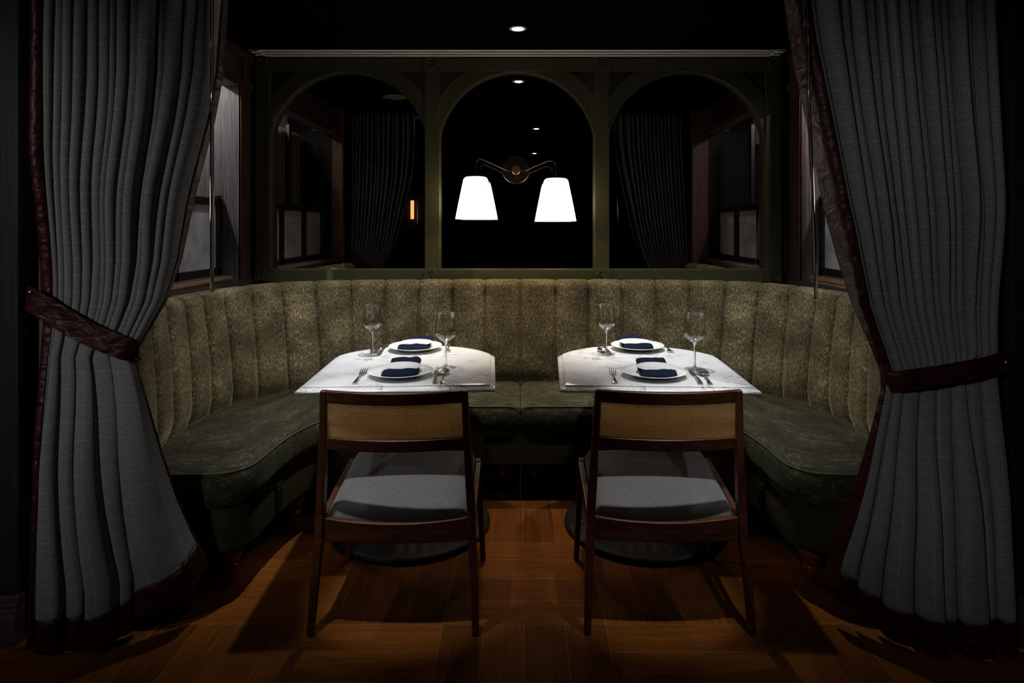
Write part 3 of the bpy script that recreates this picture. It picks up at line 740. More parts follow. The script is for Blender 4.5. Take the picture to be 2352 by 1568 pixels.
# ================================================================== CHAIR
def make_chair(loc, rz, label):
    root = empty('dining_chair', loc, label, 'chair', 'cane-back dining chairs', rz)
    def ybow(x, h=0.245, b_=0.040): return -b_*(1-(x/h)**2)
    # posts (rear legs running up to the back)
    for s in (-1, 1):
        path = [(0.262, -0.210, 0.0), (0.256, -0.188, 0.15), (0.248, -0.162, 0.29), (0.2455, -0.158, 0.37), (0.238, -0.166, 0.5), (0.231, -0.178, 0.65), (0.2255, -0.192, 0.775)]
        wd = [0.022, 0.024, 0.026, 0.026, 0.025, 0.023, 0.021]; dp = [0.022, 0.030, 0.042, 0.042, 0.036, 0.030, 0.024]
        secs = []
        for (x, y, z), a, b_ in zip(path, wd, dp):
            x = s*x; secs.append([(x-a/2, y-b_/2, z), (x+a/2, y-b_/2, z), (x+a/2, y+b_/2, z), (x-a/2, y+b_/2, z)])
        secs[0] = [(x, y, 0.004) for x, y, z in secs[0]]
        rear = MB().sections(secs).build('rear_leg', 'walnut_v', root, bevel=0.004, bseg=3)
        secs = []
        for (x, y, z), a, b_ in zip([(0.263, 0.240, 0.004), (0.254, 0.228, 0.2), (0.243, 0.222, 0.398)], [0.020, 0.022, 0.024], [0.022, 0.028, 0.034]):
            x = s*x; secs.append([(x-a/2, y-b_/2, z), (x+a/2, y-b_/2, z), (x+a/2, y+b_/2, z), (x-a/2, y+b_/2, z)])
        front = MB().sections(secs).build('front_leg', 'walnut_v', root, bevel=0.004, bseg=3)
        for fx, fy, lg in ((0.262, -0.210, rear), (0.263, 0.240, front)):
            MB().lathe([(0.009, 0.0), (0.010, 0.0045)], (s*fx, fy, 0), 16).build('glide', 'rubber', lg)
        # side rail
        x = s*0.246; secs = []
        for y, z0, z1 in ((-0.150, 0.285, 0.345), (0.0, 0.315, 0.368), (0.21, 0.348, 0.395)):
            secs.append([(x-0.010, y, z0), (x+0.010, y, z0), (x+0.010, y, z1), (x-0.010, y, z1)])
        MB().sections(secs).build('side_rail', 'walnut_d', root, bevel=0.003)
    def rail(z0, z1, th, ypos, hw, name, bow=0.04, dip=0.0, y_top=None, mat='walnut_h', bev=0.004):
        secs = []; n = 24
        for i in range(n+1):
            x = -hw+2*hw*i/n; yb = ypos+(-bow*(1-(x/hw)**2)); zt = z1-dip*(1-(x/hw)**2)
            yt = yb+(y_top or 0)
            secs.append([(x, yb-th/2, z0), (x, yb+th/2, z0), (x, yt+th/2, zt), (x, yt-th/2, zt)])
        return MB().sections(secs).build(name, mat, root, bevel=bev, bseg=3)
    rail(0.735, 0.775, 0.020, -0.188, 0.217, 'top_rail', 0.034, y_top=-0.005)
    rail(0.582, 0.622, 0.024, -0.172, 0.224, 'lower_back_rail', 0.034, y_top=-0.004)
    rail(0.280, 0.356, 0.024, -0.158, 0.236, 'rear_seat_rail', 0.020, dip=0.012)
    rail(0.345, 0.392, 0.022, 0.222, 0.232, 'front_seat_rail', 0.0)
    # woven cane: real strands
    cane = MB(); n = 104; hwt = 0.2145; z0, z1 = 0.616, 0.743
    def cpos(u, v):   # u -1..1, v 0..1
        hw = 0.2195+(hwt-0.2195)*v; return Vector((u*hw, -0.174-0.034*(1-u*u)-0.016*v, z0+(z1-z0)*v))
    for i in range(n+1):
        u = -1+2*i/n+random.uniform(-0.0015, 0.0015); w_ = 0.00105*random.uniform(0.8, 1.15)
        a, b_ = cpos(u, 0), cpos(u, 1); d = Vector((w_, 0, 0)); t = Vector((0, 0.0006, 0)); o = Vector((0, 0.0004, 0))
        cane.add([a-d-t+o, a+d-t+o, a+d+t+o, a-d+t+o, b_-d-t+o, b_+d-t+o, b_+d+t+o, b_-d+t+o], [(0, 1, 5, 4), (1, 2, 6, 5), (2, 3, 7, 6), (3, 0, 4, 7)])
    m_ = 29
    for k in range(m_+1):
        v = k/m_; w_ = 0.00105*random.uniform(0.85, 1.15); secs = []
        for i in range(31):
            u = -1+2*i/30; p = cpos(u, v)+Vector((0, -0.0004, 0.0004*noise.noise(Vector((u*9, v*30, 3)))))
            secs.append([p+Vector((0, -0.0006, -w_)), p+Vector((0, 0.0006, -w_)), p+Vector((0, 0.0006, w_)), p+Vector((0, -0.0006, w_))])
        cane.sections([[tuple(q) for q in s_] for s_ in secs])
    c = cane.build('cane_panel', 'cane', root); c['label'] = 'woven tan cane'
    # seat cushion
    NX, NY = 26, 26; vs = []
    def tz(y): return 0.372+(0.436-0.372)*(y+0.155)/(0.385)
    hx = 0.234
    def sq(u): return u
    ring_o = []
    top = []
    for j in range(NY+1):
        v = -1+2*j/NY
        for i in range(NX+1):
            u = -1+2*i/NX
            # rounded square in plan
            x, y = u*hx, 0.040+v*0.195
            if v < 0: y -= 0.018*(1-u*u)*(-v)
            ed = max(abs(u), abs(v)); fall = max(0, (ed-0.86)/0.14)
            rr = math.sqrt(min(1, (max(0, (abs(u)-0.86)/0.14))**2+(max(0, (abs(v)-0.86)/0.14))**2))
            z = tz(y)+0.012*(1-u*u)*(1-v*v)-0.030*(1-math.sqrt(max(0, 1-rr*rr)))
            cr = max(0, abs(u)-0.86)/0.14*max(0, abs(v)-0.86)/0.14
            x *= 1-0.02*cr; y = 0.040+(y-0.040)*(1-0.03*cr)
            vs.append((x, y, z))
    fs = [(j*(NX+1)+i, j*(NX+1)+i+1, (j+1)*(NX+1)+i+1, (j+1)*(NX+1)+i) for j in range(NY) for i in range(NX)]
    bd = [i for i in range(NX+1)]+[(j)*(NX+1)+NX for j in range(1, NY+1)]+[NY*(NX+1)+i for i in range(NX-1, -1, -1)]+[j*(NX+1) for j in range(NY-1, 0, -1)]
    for drop, ins in ((0.010, 0.004), (0.016, 0.012)):
        n0 = len(vs); 
        for b_ in bd:
            x, y, z = vs[b_]; k = 1-ins/0.22; vs.append((x*k, 0.04+(y-0.04)*k, z-drop))
        L = len(bd)
        for i in range(L): fs.append((bd[i], n0+i, n0+(i+1) % L, bd[(i+1) % L]))
        bd = [n0+i for i in range(L)]
    fs.append(tuple(bd))
    MB().add(vs, fs).build('seat_cushion', 'felt', root, smooth=True)
    return root
def cane_mat():
    m, nt, b = newmat('woven_cane'); n = nz(nt, coords(nt, 'Object', (1, 1, 1)), 260, 2); n2 = nz(nt, coords(nt, 'Object', (1, 1, 6)), 14, 2)
    s = mth(nt, 'ADD', mth(nt, 'MULTIPLY', n, 0.6), mth(nt, 'MULTIPLY', n2, 0.4))
    nt.links.new(ramp(nt, s, [(0.35, (0.50, 0.33, 0.17)), (0.65, (1.0, 0.82, 0.55))]), b.inputs['Base Color']); setp(b, Roughness=0.45)
    o = nt.nodes['Material Output']; t = N(nt, 'ShaderNodeBsdfTranslucent'); t.inputs[0].default_value = (1.0, 0.80, 0.50, 1); mx = N(nt, 'ShaderNodeMixShader'); mx.inputs[0].default_value = 0.68
    nt.links.new(b.outputs[0], mx.inputs[1]); nt.links.new(t.outputs[0], mx.inputs[2]); nt.links.new(mx.outputs[0], o.inputs[0]); return m
M['cane'] = cane_mat()
ch = make_chair((-0.406, 2.205, 0), math.radians(0.4), 'left walnut dining chair with cane back and charcoal seat, pulled up to the left table')
copy_tree(ch, (0.479, 2.212, 0), math.radians(-0.6), 'right walnut dining chair with cane back and charcoal seat, pulled up to the right table')

# ================================================================== TABLEWARE
def make_plate(loc, label):
    root = empty('dinner_plate', loc, label, 'plate', 'white dinner plates')
    prof = [(0.001, 0.0045), (0.045, 0.0045), (0.055, 0.0015), (0.060, 0.0015), (0.068, 0.006), (0.095, 0.013), (0.1165, 0.0195), (0.1185, 0.0208), (0.1175, 0.0222), (0.095, 0.0165), (0.074, 0.0108), (0.066, 0.0085), (0.001, 0.0085)]
    MB().lathe(prof, (0, 0, 0), 72, caps=False).build('dish', 'porcelain', root, smooth=True)
    return root
def make_small(loc, label):
    root = empty('side_plate', loc, label, 'plate', 'small plates on the napkins')
    prof = [(0.001, 0.0), (0.034, 0.0), (0.040, 0.0008), (0.060, 0.0065), (0.0725, 0.0115), (0.0735, 0.0128), (0.072, 0.0135), (0.058, 0.0092), (0.042, 0.0048), (0.038, 0.0036), (0.001, 0.0036)]
    MB().lathe(prof, (0, 0, 0), 64, caps=False).build('dish', 'porcelain', root, smooth=True)
    return root
def napkin(loc, rz, label, seed, front=1):
    """folded strip lying across the plate, thick puffed fold in front, raised tail behind"""
    NXn, NYn = 28, 40; top, bot = [], []
    for j in range(NYn+1):
        v = j/NYn; y = -0.083+0.215*v
        base = 0.0
        base = interp([(0, 0.0015), (0.3, 0.0), (0.62, 0.0), (0.85, 0.014), (1.0, 0.021)], v)
        th = interp([(0, 0.006), (0.03, 0.016), (0.10, 0.025), (0.2, 0.023), (0.27, 0.0085), (0.72, 0.008), (0.86, 0.012), (0.97, 0.014), (1.0, 0.008)], v)
        hw = interp([(0, 0.062), (0.15, 0.066), (0.4, 0.062), (1.0, 0.057)], v)
        for i in range(NXn+1):
            u = -1+2*i/NXn; e = (1-abs(u)**6)**0.5 if abs(u) < 1 else 0.0
            wob = noise.noise(Vector((u*2.2, v*3+seed, seed)))*0.0035; fold = 0.0020*math.sin(v*75+2*noise.noise(Vector((u*1.5, seed, 0)))) if v < 0.24 else 0
            yy = y+0.003*noise.noise(Vector((u*2+seed, 0, 1)))+0.004*u
            top.append((u*hw+0.003*noise.noise(Vector((v*5, seed, 2))), yy, base+th*(0.25+0.75*e)+wob*(1 if v < .24 or v > .8 else 0.2)+fold)); bot.append((u*hw*0.985, yy, base+th*0.15*(1-e)))
    W = NXn+1; n0 = len(top); fs = [(j*W+i, j*W+i+1, (j+1)*W+i+1, (j+1)*W+i) for j in range(NYn) for i in range(NXn)]
    fs += [tuple(n0+k for k in reversed(f)) for f in fs]
    for j in range(NYn):
        fs.append((j*W, (j+1)*W, n0+(j+1)*W, n0+j*W)); fs.append((j*W+NXn, n0+j*W+NXn, n0+(j+1)*W+NXn, (j+1)*W+NXn))
    for i in range(NXn):
        fs.append((i, n0+i, n0+i+1, i+1)); fs.append((NYn*W+i, NYn*W+i+1, n0+NYn*W+i+1, n0+NYn*W+i))
    o = MB().add(top+bot, fs).build('napkin', 'navy', smooth=True); o.location = loc; o.rotation_euler = (0, 0, rz)
    tag(o, label, 'napkin', 'folded navy napkins'); return o
def make_glass(loc, label):
    root = empty('wine_glass', loc, label, 'glass', 'stemmed wine glasses')
    bowl = [(0.0045, 0.098), (0.008, 0.101), (0.018, 0.108), (0.032, 0.119), (0.0405, 0.128), (0.0432, 0.135), (0.0432, 0.142), (0.0415, 0.160), (0.0385, 0.185), (0.0350, 0.2135), (0.0345, 0.2145), (0.0340, 0.2135),
            (0.0375, 0.185), (0.0405, 0.160), (0.0422, 0.142), (0.0420, 0.136), (0.0392, 0.1295), (0.031, 0.121), (0.017, 0.111), (0.007, 0.106), (0.001, 0.105)]
    MB().lathe(bowl, (0, 0, 0), 64, caps=False).build('bowl', 'glass', root, smooth=True)
    MB().lathe([(0.0075, 0.006), (0.0048, 0.014), (0.0036, 0.03), (0.0034, 0.085), (0.0045, 0.098), (0.007, 0.1015)], (0, 0, 0), 24, caps=False).build('stem', 'glass_stem', root, smooth=True)
    MB().lathe([(0.001, 0.0005), (0.038, 0.0005), (0.0395, 0.0012), (0.0385, 0.0022), (0.025, 0.0032), (0.012, 0.0048), (0.0075, 0.0065)], (0, 0, 0), 56, caps=False).build('foot', 'glass_solid', root, smooth=True)
    return root
gs = plain('solid_glass', (1, 1, 1), 0.0); gs.node_tree.nodes['Principled BSDF'].inputs['Transmission Weight'].default_value = 1.0; M['glass_solid'] = M['glass']; M['glass_stem'] = gs

def handle_secs(y0, y1, z, wtab, th=0.0016):
    secs = []; n = 16
    for i in range(n+1):
        t = i/n; y = y0+(y1-y0)*t; w_ = interp(wtab, t); h = z+0.004*math.sin(PI*t)+0.0006
        secs.append([(-w_, y, h-th), (-w_*0.6, y, h-th*1.6+0.0005), (w_*0.6, y, h-th*1.6+0.0005), (w_, y, h-th), (w_*0.7, y, h+th*0.9), (-w_*0.7, y, h+th*0.9)])
    return secs
HW = [(0, 0.0095), (0.06, 0.0105), (0.15, 0.0080), (0.35, 0.0048), (0.8, 0.0032), (1, 0.0036)]
def strip(m, pts, th=0.0016):
    """pts: list of (x_center,y,z,halfwidth)"""
    m.sections([[(x-w_, y, z-th/2), (x+w_, y, z-th/2), (x+w_, y, z+th/2), (x-w_, y, z+th/2)] for x, y, z, w_ in pts])
def make_fork(loc, rz, label):
    root = empty('dinner_fork', loc, label, 'fork', 'dinner forks', rz)
    MB().sections(handle_secs(-0.098, 0.022, 0.0035, HW)).build('handle', 'chrome', root, smooth=True, auto=50)
    m = MB(); strip(m, [(0, 0.020, 0.0052, 0.004), (0, 0.030, 0.0035, 0.0075), (0, 0.040, 0.0025, 0.0122), (0, 0.050, 0.0022, 0.0125)])
    for k in range(4):
        x = (k-1.5)*0.0071; strip(m, [(x, 0.048, 0.0024, 0.0024), (x, 0.065, 0.0040, 0.0021), (x, 0.083, 0.0080, 0.0018), (x, 0.096, 0.0115, 0.0010)])
    m.build('tines', 'chrome', root, bevel=0.0005)
    return root
def make_knife(loc, rz, label):
    root = empty('dinner_knife', loc, label, 'knife', 'dinner knives', rz)
    MB().sections(handle_secs(-0.098, 0.012, 0.0035, [(0, 0.0085), (0.1, 0.0095), (0.4, 0.0070), (1, 0.0052)], 0.0028)).build('handle', 'chrome', root, smooth=True, auto=50)
    m = MB(); strip(m, [(0, 0.010, 0.0042, 0.0048), (0.0005, 0.030, 0.0038, 0.0085), (0.001, 0.070, 0.0034, 0.0105), (0.0005, 0.090, 0.0032, 0.0090), (-0.003, 0.104, 0.0030, 0.0040), (-0.005, 0.108, 0.0030, 0.0012)], 0.0013)
    m.build('blade', 'chrome', root, bevel=0.0004)
    return root
def make_spoon(loc, rz, label):
    root = empty('dinner_spoon', loc, label, 'spoon', 'dinner spoons', rz)
    MB().sections(handle_secs(-0.098, 0.022, 0.0035, HW)).build('handle', 'chrome', root, smooth=True, auto=50)
    m = MB(); vs = []; n = 28; rows = 8
    for j in range(rows+1):
        r = j/rows
        for i in range(n):
            a = 2*PI*i/n; x = 0.0225*r*math.cos(a); y = 0.060+0.041*r*math.sin(a)*(1 if math.sin(a) > 0 else 1.0)
            vs.append((x, y, 0.0012+0.0095*r*r))
    fs = [(j*n+i, j*n+(i+1) % n, (j+1)*n+(i+1) % n, (j+1)*n+i) for j in range(rows) for i in range(n)]
    m.add(vs, fs).build('bowl', 'chrome', root, smooth=True, solid=0.001)
    return root

def on(x, y): return (x, y, TZ)
names = ['near the front edge of the left table', 'at the far end of the left table', 'near the front edge of the right table', 'at the far end of the right table']
PL = [(-0.442, 2.312), (-0.468, 2.795), (0.491, 2.305), (0.525, 2.81)]
proto = {}
for i, (x, y) in enumerate(PL):
    lb = 'large white dinner plate '+names[i]
    if i == 0: proto['p'] = make_plate(on(x, y), lb)
    else: copy_tree(proto['p'], on(x, y), 0, lb)
    far = i % 2
    nx = x+(0.004, 0.0, 0.01, -0.006)[i]
    napkin((nx, y+0.005, TZ+0.009), math.radians((3, -3, -2, 4)[i]), 'folded navy napkin under the small plate '+names[i], 3.1*i+1)
    sp = (nx+(-0.004, 0.0, 0.004, 0.0)[i], y+0.022, TZ+0.0185)
    lb = 'small white plate resting on a navy napkin '+names[i]
    if i == 0: proto['s'] = make_small(sp, lb)
    else: copy_tree(proto['s'], sp, 0, lb)
for i, (x, y, lb) in enumerate([(-0.633, 2.68, 'empty wine glass at the far left of the left table'), (-0.289, 2.437, 'empty wine glass at the right of the left table, behind a spoon'),
                     (0.369, 2.70, 'empty wine glass at the far left of the right table'), (0.672, 2.415, 'empty wine glass at the right of the right table, behind a spoon')]):
    if i == 0: proto['g'] = make_glass(on(x, y), lb)
    else: copy_tree(proto['g'], on(x, y), 0, lb)
def place(kind, fn, a, b_, lb):
    """a = px of handle end, b_ = px of the head end, both on the table top"""
    def tp(p): Y = (CAM_Z-0.755)*F_PX/(p[1]-CY); return Vector(((p[0]-CX)*Y/F_PX, Y, 0))
    A, B = tp(a), tp(b_); d = (B-A).normalized(); c = A+d*0.098; rz = math.atan2(-d.x, d.y)
    if kind not in proto: proto[kind] = fn(on(c.x, c.y), rz, lb)
    else: copy_tree(proto[kind], on(c.x, c.y), rz, lb)
place('f', make_fork, (815, 879), (838, 849), 'fork to the left of the near plate on the left table')
place('f', make_fork, (1032, 789), (1027, 808), 'fork to the right of the far plate on the left table')
place('f', make_fork, (1413, 878), (1406, 848), 'fork to the left of the near plate on the right table')
place('f', make_fork, (1527, 790), (1542, 808), 'fork to the right of the far plate on the right table')
place('k', make_knife, (999, 879), (1003, 850), 'knife to the right of the near plate on the left table, beside the spoon')
place('k', make_knife, (887, 792), (868, 814), 'knife to the left of the far plate on the left table')
place('k', make_knife, (1610.5, 881), (1588, 853), 'knife to the right of the near plate on the right table, beside the spoon')
place('k', make_knife, (1384, 790), (1399, 809), 'knife to the left of the far plate on the right table')
place('s2', make_spoon, (1016, 879), (1020, 850), 'near spoon on the left table, in front of a wine glass')
place('s2', make_spoon, (874, 789), (862, 804), 'spoon to the left of the far plate on the left table, behind a wine glass')
place('s2', make_spoon, (1631, 881), (1609, 850), 'near spoon on the right table, in front of a wine glass')
place('s2', make_spoon, (1371, 789), (1383, 804), 'spoon to the left of the far plate on the right table')

# ================================================================== CURTAINS
def curtain(name, label, Y0, outer, lead, bands, tie, hem, top_fr, tie_fr, low_tie_fr, low_hem_fr, lead_right, seed, trim_w=0.04, ylow=None):
    """outer / lead : tables z -> x of the wall-side edge and the leading edge.
       u runs 0..1 from the outer edge to the leading edge."""
    root = empty(name, (interp(outer, 1.0), Y0, 0), label, 'curtain', 'tied-back wool curtains')
    O = Vector(root.location)
    rnd = random.Random(seed)
    n_up = len(top_fr)-1; amp_up = []
    for i in range(n_up):
        wv = top_fr[i+1]-top_fr[i]; amp_up.append(min(0.10, 0.050+0.65*wv)*rnd.uniform(0.85, 1.15))
    n_lo = len(low_hem_fr)-1; amp_lo = [min(0.085, 0.045+0.22*(low_hem_fr[i+1]-low_hem_fr[i])) for i in range(n_lo)]
    SUBU = 14
    def lobes(n): return n
    NU = 320; NV = 230; ZT = CEIL-0.012
    def lobe_eval(fr, amps, s):
        """s 0..1 -> fraction across, depth toward the camera"""
        n = len(fr)-1; k = min(int(s*n), n-1); t = s*n-k
        wv = fr[k+1]-fr[k]
        if t < 0.22: q = t/0.22; g = -0.5+0.08*q; d = 0.72*q
        elif t > 0.78: q = (1-t)/0.22; g = 0.5-0.08*q; d = 0.72*q
        else:
            q = (t-0.22)/0.56*PI; g = -0.42*math.cos(q)*1.0; d = 0.72+0.28*math.sin(q)
        return fr[k]+wv*(0.5+g), amps[k]*d
    # arc-even parameter: lobe-wise widths
    V = []; UVs = []; col = []
    def cum(fr, amps):
        n = len(fr)-1; wts = [math.hypot((fr[i+1]-fr[i])*0.5, 1.1*amps[i]) for i in range(n)]; s = sum(wts); c = [0]
        for w_ in wts: c.append(c[-1]+w_/s)
        return c, s
    cu, su = cum(top_fr, amp_up); cl, sl = cum(low_hem_fr, amp_lo)
    def to_s(c, u):
        for i in range(len(c)-1):
            if u <= c[i+1] or i == len(c)-2: return (i+(u-c[i])/(c[i+1]-c[i]))/(len(c)-1)
    L_cloth = 1.15
    for j in range(NV+1):
        vj = j/NV
        for i in range(NU+1):
            u = i/NU
            s1 = to_s(cu, u); s2 = to_s(cl, u)
            zb = interp(hem, u); z = ZT+(zb-ZT)*vj
            xo, xl = interp(outer, z), interp(lead, z)
            # estimate strap height at this x
            tz_ = interp(tie, xo+(xl-xo)*u)
            g = sstep(tz_, ZT, z)
            fr = [a*g+b_*(1-g) for a, b_ in zip(top_fr, tie_fr)]
            fx1, a1 = lobe_eval(fr, amp_up, s1)
            squeeze = 0.30+0.70*sstep(0.0, 0.55, abs(z-tz_))
            a1 *= squeeze
            h = sstep(0, tz_, tz_-z)
            fr2 = [a*h+b_*(1-h) for a, b_ in zip(low_hem_fr, low_tie_fr)]
            fx2, a2 = lobe_eval(fr2, amp_lo, s2); a2 *= (0.30+0.70*sstep(0.0, 0.5, tz_-z))
            bl = sstep(-0.028, 0.028, z-tz_)
            fx = fx2*(1-bl)+fx1*bl; a = a2*(1-bl)+a1*bl
            nn = noise.noise(Vector((u*5+seed, z*1.6, seed)))
            x = xo+(xl-xo)*fx+0.004*nn
            y = Y0-a+0.010*noise.noise(Vector((u*11+seed, z*2.5, 2*seed)))*squeeze
            if ylow and z < tz_: y += ylow*sstep(0, tz_, tz_-z)*(max(0, fx-0.45)/0.55)
            if z > tz_: y += 0.02*(1-sstep(0, .3, z-tz_))*0
            V.append((x-O.x, y-O.y, z)); UVs.append((u*L_cloth, z if True else 0))
    W = NU+1
    def tw(fr_, amps, c): pass
    u_tr = trim_w/L_cloth*1.0; hemh = 0.098
    fab, tri = [], []
    ulo = bands[0]; uhi = 1-bands[1]
    for j in range(NV):
        for i in range(NU):
            u = (i+0.5)/NU; z = ZT+(interp(hem, u)-ZT)*((j+0.5)/NV); zb = interp(hem, u)
            f = (j*W+i, j*W+i+1, (j+1)*W+i+1, (j+1)*W+i)
            if u < ulo or u > uhi or z < zb+hemh: tri.append(f)
            else: fab.append(f)
    def sub(fs, nm, mat, sol):
        used = sorted({k for f in fs for k in f}); mp = {k: q for q, k in enumerate(used)}
        m = MB(); m.v = [V[k] for k in used]; m.f = [tuple(mp[k] for k in f) for f in fs]
        return m.build(nm, mat, root, smooth=True, uv=[UVs[k] for k in used], solid=sol)
    sub(fab, 'fabric', 'wool', 0.003); t = sub(tri, 'leather_border', 'leather', 0.0055); t['label'] = 'oxblood leather border'
    # header track
    MB().box((-0.05 if lead_right else -0.62, 0.0, CEIL-0.014), (0.62 if lead_right else 0.05, 0.025, CEIL-0.0005)).build('track', 'iron', root)
    return root
YL = 1.965
def tabx(pts, Y):  # px silhouette -> z,x table, ascending z
    r = []
    for x, y in pts:
        p = px(x, y, Y); r.append((p[2], p[0]))
    return sorted(r)
leadL = tabx([(522, -190), (519, 0), (504, 178), (486, 277), (442, 455), (410, 598), (378, 690), (318, 792), (300, 822), (312, 860), (330, 940), (350, 1060), (375, 1180), (398, 1262), (424, 1335), (430, 1480)], 1.95)
outerL = tabx([(104, -190), (103, 0), (100, 500), (97, 900), (94, 1100), (88, 1300), (82, 1480)], 1.95)
tieL = [(-1.56, 1.10), (-1.517, 1.078), (-1.415, 1.017), (-1.32, 0.958), (-1.212, 0.921), (-1.1, 0.915)]
hemL = [(0, 0.018), (0.5, 0.02), (0.68, 0.035), (0.82, 0.085), (1.0, 0.16)]
curtain('curtain', 'grey windowpane-check wool curtain with oxblood leather border, tied back at the left of the booth', YL, outerL, leadL, (0.055, 0.010), tieL, hemL,
        [0, .075, .13, .18, .235, .29, .355, .42, .455, .53, .60, .69, .735, .83, .90, 1],
        [0, .10, .14, .19, .26, .33, .40, .47, .52, .59, .65, .73, .79, .87, .93, 1],
        [0, .14, .22, .38, .56, .76, 1], [0, .05, .25, .38, .56, .62, 1], True, 3, ylow=0.13)
leadR = tabx([(1797, -190), (1808, 0), (1823, 107), (1849, 237), (1898, 473), (1930, 594), (1963, 696), (2010, 800), (2030, 850), (2033, 895), (2009, 1010), (1983, 1139), (1948, 1306), (1938, 1380), (1936, 1520)], 1.93)
outerR = tabx([(2252, -190), (2255, 0), (2266, 268), (2279, 491), (2286, 696), (2291, 804), (2303, 1139), (2310, 1400), (2312, 1520)], 1.93)
tieR = [(1.10, 0.83), (1.121, 0.832), (1.25, 0.85), (1.40, 0.885), (1.50, 0.91)]
hemR = [(0, 0.018), (0.5, 0.018), (0.70, 0.03), (0.86, 0.08), (1.0, 0.13)]
curtain('curtain', 'grey windowpane-check wool curtain with oxblood leather border, tied back at the right of the booth', 1.945, outerR, leadR, (0.02, 0.036), tieR, hemR,
        [0, .055, .11, .16, .225, .275, .325, .38, .43, .49, .54, .60, .66, .73, .79, .90, 1],
        [0, .06, .12, .18, .24, .30, .36, .42, .48, .54, .60, .66, .72, .78, .84, .90, 1],
        [0, .15, .30, .42, .56, .70, .84, .92, 1], [0, .10, .155, .34, .42, .57, .74, .88, 1], False, 9, ylow=0.12)

def strap(label, pts, hw, xr, stud, seed, loop):
    """pts front centre line (world), then loops behind"""
    root = empty('curtain_tieback', pts[0], label, 'tieback', 'leather curtain tiebacks')
    O = Vector(pts[0])
    P = [Vector(catmull(pts, i/8*1.0)) for i in range(8*(len(pts)-1)+1)]
    m = MB(); secs = []; side0 = Vector((0, 0, 1)); n_prev = Vector((0, -1, 0))
    for i, p in enumerate(P):
        t = (P[min(i+1, len(P)-1)]-P[max(0, i-1)]); tt = Vector((t.x, 0, t.z))
        if tt.length < 0.004: side = side0
        else:
            side = Vector((-tt.z, 0, tt.x)).normalized()
            if side.z < 0: side = -side
            side0 = side
        nrm = t.normalized().cross(side).normalized()
        if nrm.dot(n_prev) < -0.001: nrm = -nrm
        n_prev = nrm
        ring = []
        for a, b_ in ((-1, -1), (-0.94, -1.6), (-0.8, -1), (0.8, -1), (0.94, -1.6), (1, -1), (1, 1), (-1, 1)):
            wr = 0.0025*noise.noise(Vector((i*0.35, a*1.5, seed))) if abs(a) < 0.9 else 0
            q = p+side*hw*a+nrm*(0.0022*b_+wr)-O; ring.append(tuple(q))
        secs.append(ring)
    m.sections(secs).build('strap', 'leather', root, smooth=True, auto=60)
    sp = Vector(stud)-O
    MB().lathe([(0.0065, 0.0), (0.0065, 0.003), (0.004, 0.006), (0.001, 0.0065)], tuple(sp), 20, 'y').build('stud', 'chrome', root, smooth=True)
    # hook on the jamb
    hk = Vector(pts[0])
    MB().tube([(0, 0.0, 0), (0, 0.05, 0.004), (0, 0.09, 0.0)], 0.004, 8).build('hook', 'bronze', root, smooth=True)
yf = 1.905
PLs = [px(62, 682, 1.925), px(78, 692, 1.905), px(130, 724, 1.91), px(185, 757, yf), px(240, 782, yf), px(290, 801, 1.915), px(308, 803, 1.94), px(306, 800, 1.975), px(270, 775, 2.0), px(180, 720, 2.008), px(105, 690, 2.0)]
strap('oxblood leather tieback strap round the left curtain', PLs, 0.036, 0, px(70, 671, 1.905), 1, None)
PRs = [px(2326, 830, 1.925), px(2305, 833, 1.905), px(2240, 848, 1.895), px(2160, 862, 1.888), px(2090, 872, 1.89), px(2052, 876, 1.905), px(2038, 876, 1.925), px(2046, 872, 1.965), px(2100, 862, 1.985), px(2200, 850, 1.99), px(2290, 838, 1.985)]
strap('oxblood leather tieback strap round the right curtain', PRs, 0.031, 0, px(2310, 832, 1.898), 2, None)
# clear curtain wands
for a, b_, lb in (((487, -20), (487, 668), 'clear acrylic pull wand hanging at the edge of the left curtain'), ((1849, -20), (1875, 685), 'clear acrylic pull wand hanging at the edge of the right curtain')):
    A, B = Vector(px(*a, 1.83)), Vector(px(*b_, 1.83)); tt = (CEIL-0.03-B.z)/(A.z-B.z); A2 = B+(A-B)*tt
    o = empty('curtain_wand', tuple(B), lb, 'rod', 'clear curtain wands')
    MB().tube([(0, 0, 0), tuple(A2-B)], 0.0055, 16).build('rod', 'acrylic', o, smooth=True, auto=40)
    MB().tube([tuple(A2-B), tuple(A2-B+Vector((0, 0, 0.028)))], 0.003, 8).build('clip', 'chrome', o)
    MB().lathe([(0.006, -0.002), (0.0062, 0.006)], (0, 0, 0), 16).build('end_cap', 'acrylic', o)

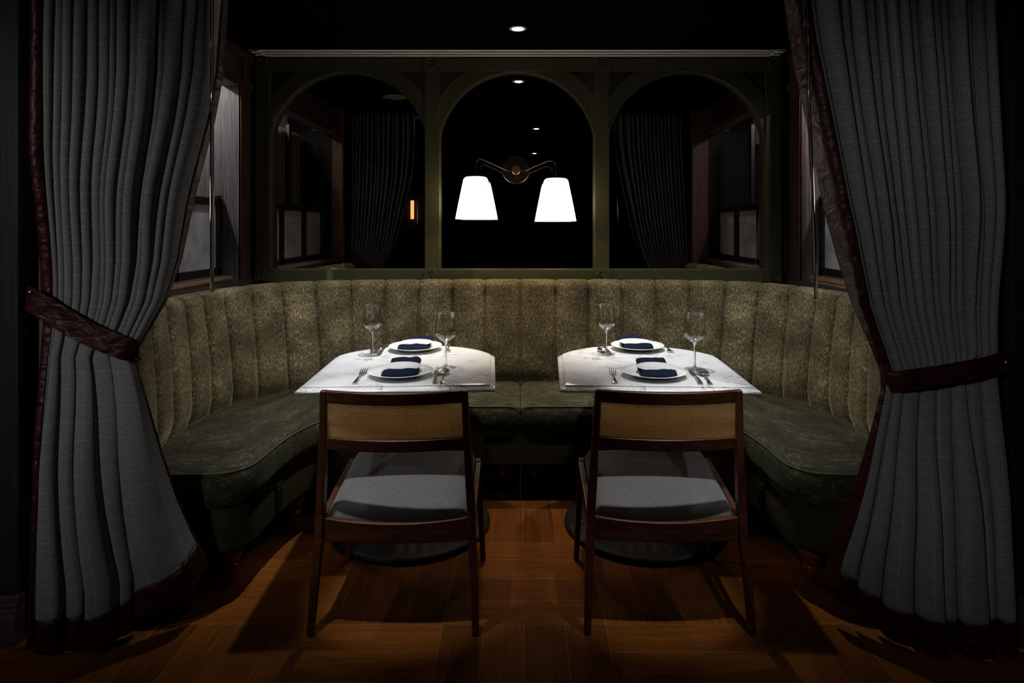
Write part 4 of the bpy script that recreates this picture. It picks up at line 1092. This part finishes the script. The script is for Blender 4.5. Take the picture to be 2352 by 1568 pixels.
# little brown curtain outside the left window
def lined():
    vs = []; uv = []; NU, NV = 120, 6
    for j in range(NV+1):
        z = 1.2+0.85*j/NV
        for i in range(NU+1):
            u = i/NU; y = 2.22+0.7*u; x = -1.83+0.035*math.sin(u*2*PI*9+0.4*math.sin(u*13)); vs.append((x, y, z)); uv.append((u, z))
    fs = [(j*(NU+1)+i, j*(NU+1)+i+1, (j+1)*(NU+1)+i+1, (j+1)*(NU+1)+i) for j in range(NV) for i in range(NU)]
    m = MB(); m.v = vs; m.f = fs; o = m.build('curtain', 'lining', smooth=True, uv=uv, solid=0.003)
    tag(o, 'short brown pleated curtain behind the left window, seen in the left mirror', 'curtain')
lined()

# ================================================================== ROOM BEHIND THE CAMERA (only seen in the mirrors)
def far_lantern():
    D = 2*MIRY+5.93
    def rp(x, y): return ((x-CX)*D/F_PX, 2*MIRY-D, CAM_Z-(y-CY)*D/F_PX)
    p = rp(947, 480)
    o = empty('wall_lantern', p, 'tall amber glass wall lantern seen in the left mirror', 'lamp')
    MB().lathe([(0.035, -0.21), (0.035, 0.18)], (0, 0, 0), 24).build('glass_tube', 'lantern_glow', o, smooth=True, auto=30)
    MB().lathe([(0.04, 0.18), (0.04, 0.36), (0.015, 0.40)], (0, 0, 0), 24).build('cap', 'bronze', o, smooth=True, auto=30)
    MB().box((-0.015, -0.07, 0.30), (0.015, 0.0, 0.33)).build('bracket', 'bronze', o)
far_lantern()
def far_table(x0, x1, lb, mate=None):
    o = empty('side_table', ((x0+x1)/2, -4.9, 0), lb, 'table', 'distant tables'); h = (x1-x0)/2
    MB().box((-h, -0.3, 0.72), (h, 0.3, 0.75)).build('tabletop', 'sill_oak', o, bevel=0.003)
    for sx in (-1, 1):
        for sy in (-1, 1): MB().box((sx*(h-0.04)-0.02, sy*0.26-0.02, 0), (sx*(h-0.04)+0.02, sy*0.26+0.02, 0.72)).build('leg', 'walnut_v', o)
far_table(-0.87, -0.38, 'shorter wooden table deep in the room, left one seen in the centre mirror')
far_table(-0.19, 0.86, 'longer wooden table deep in the room, right one seen in the centre mirror')
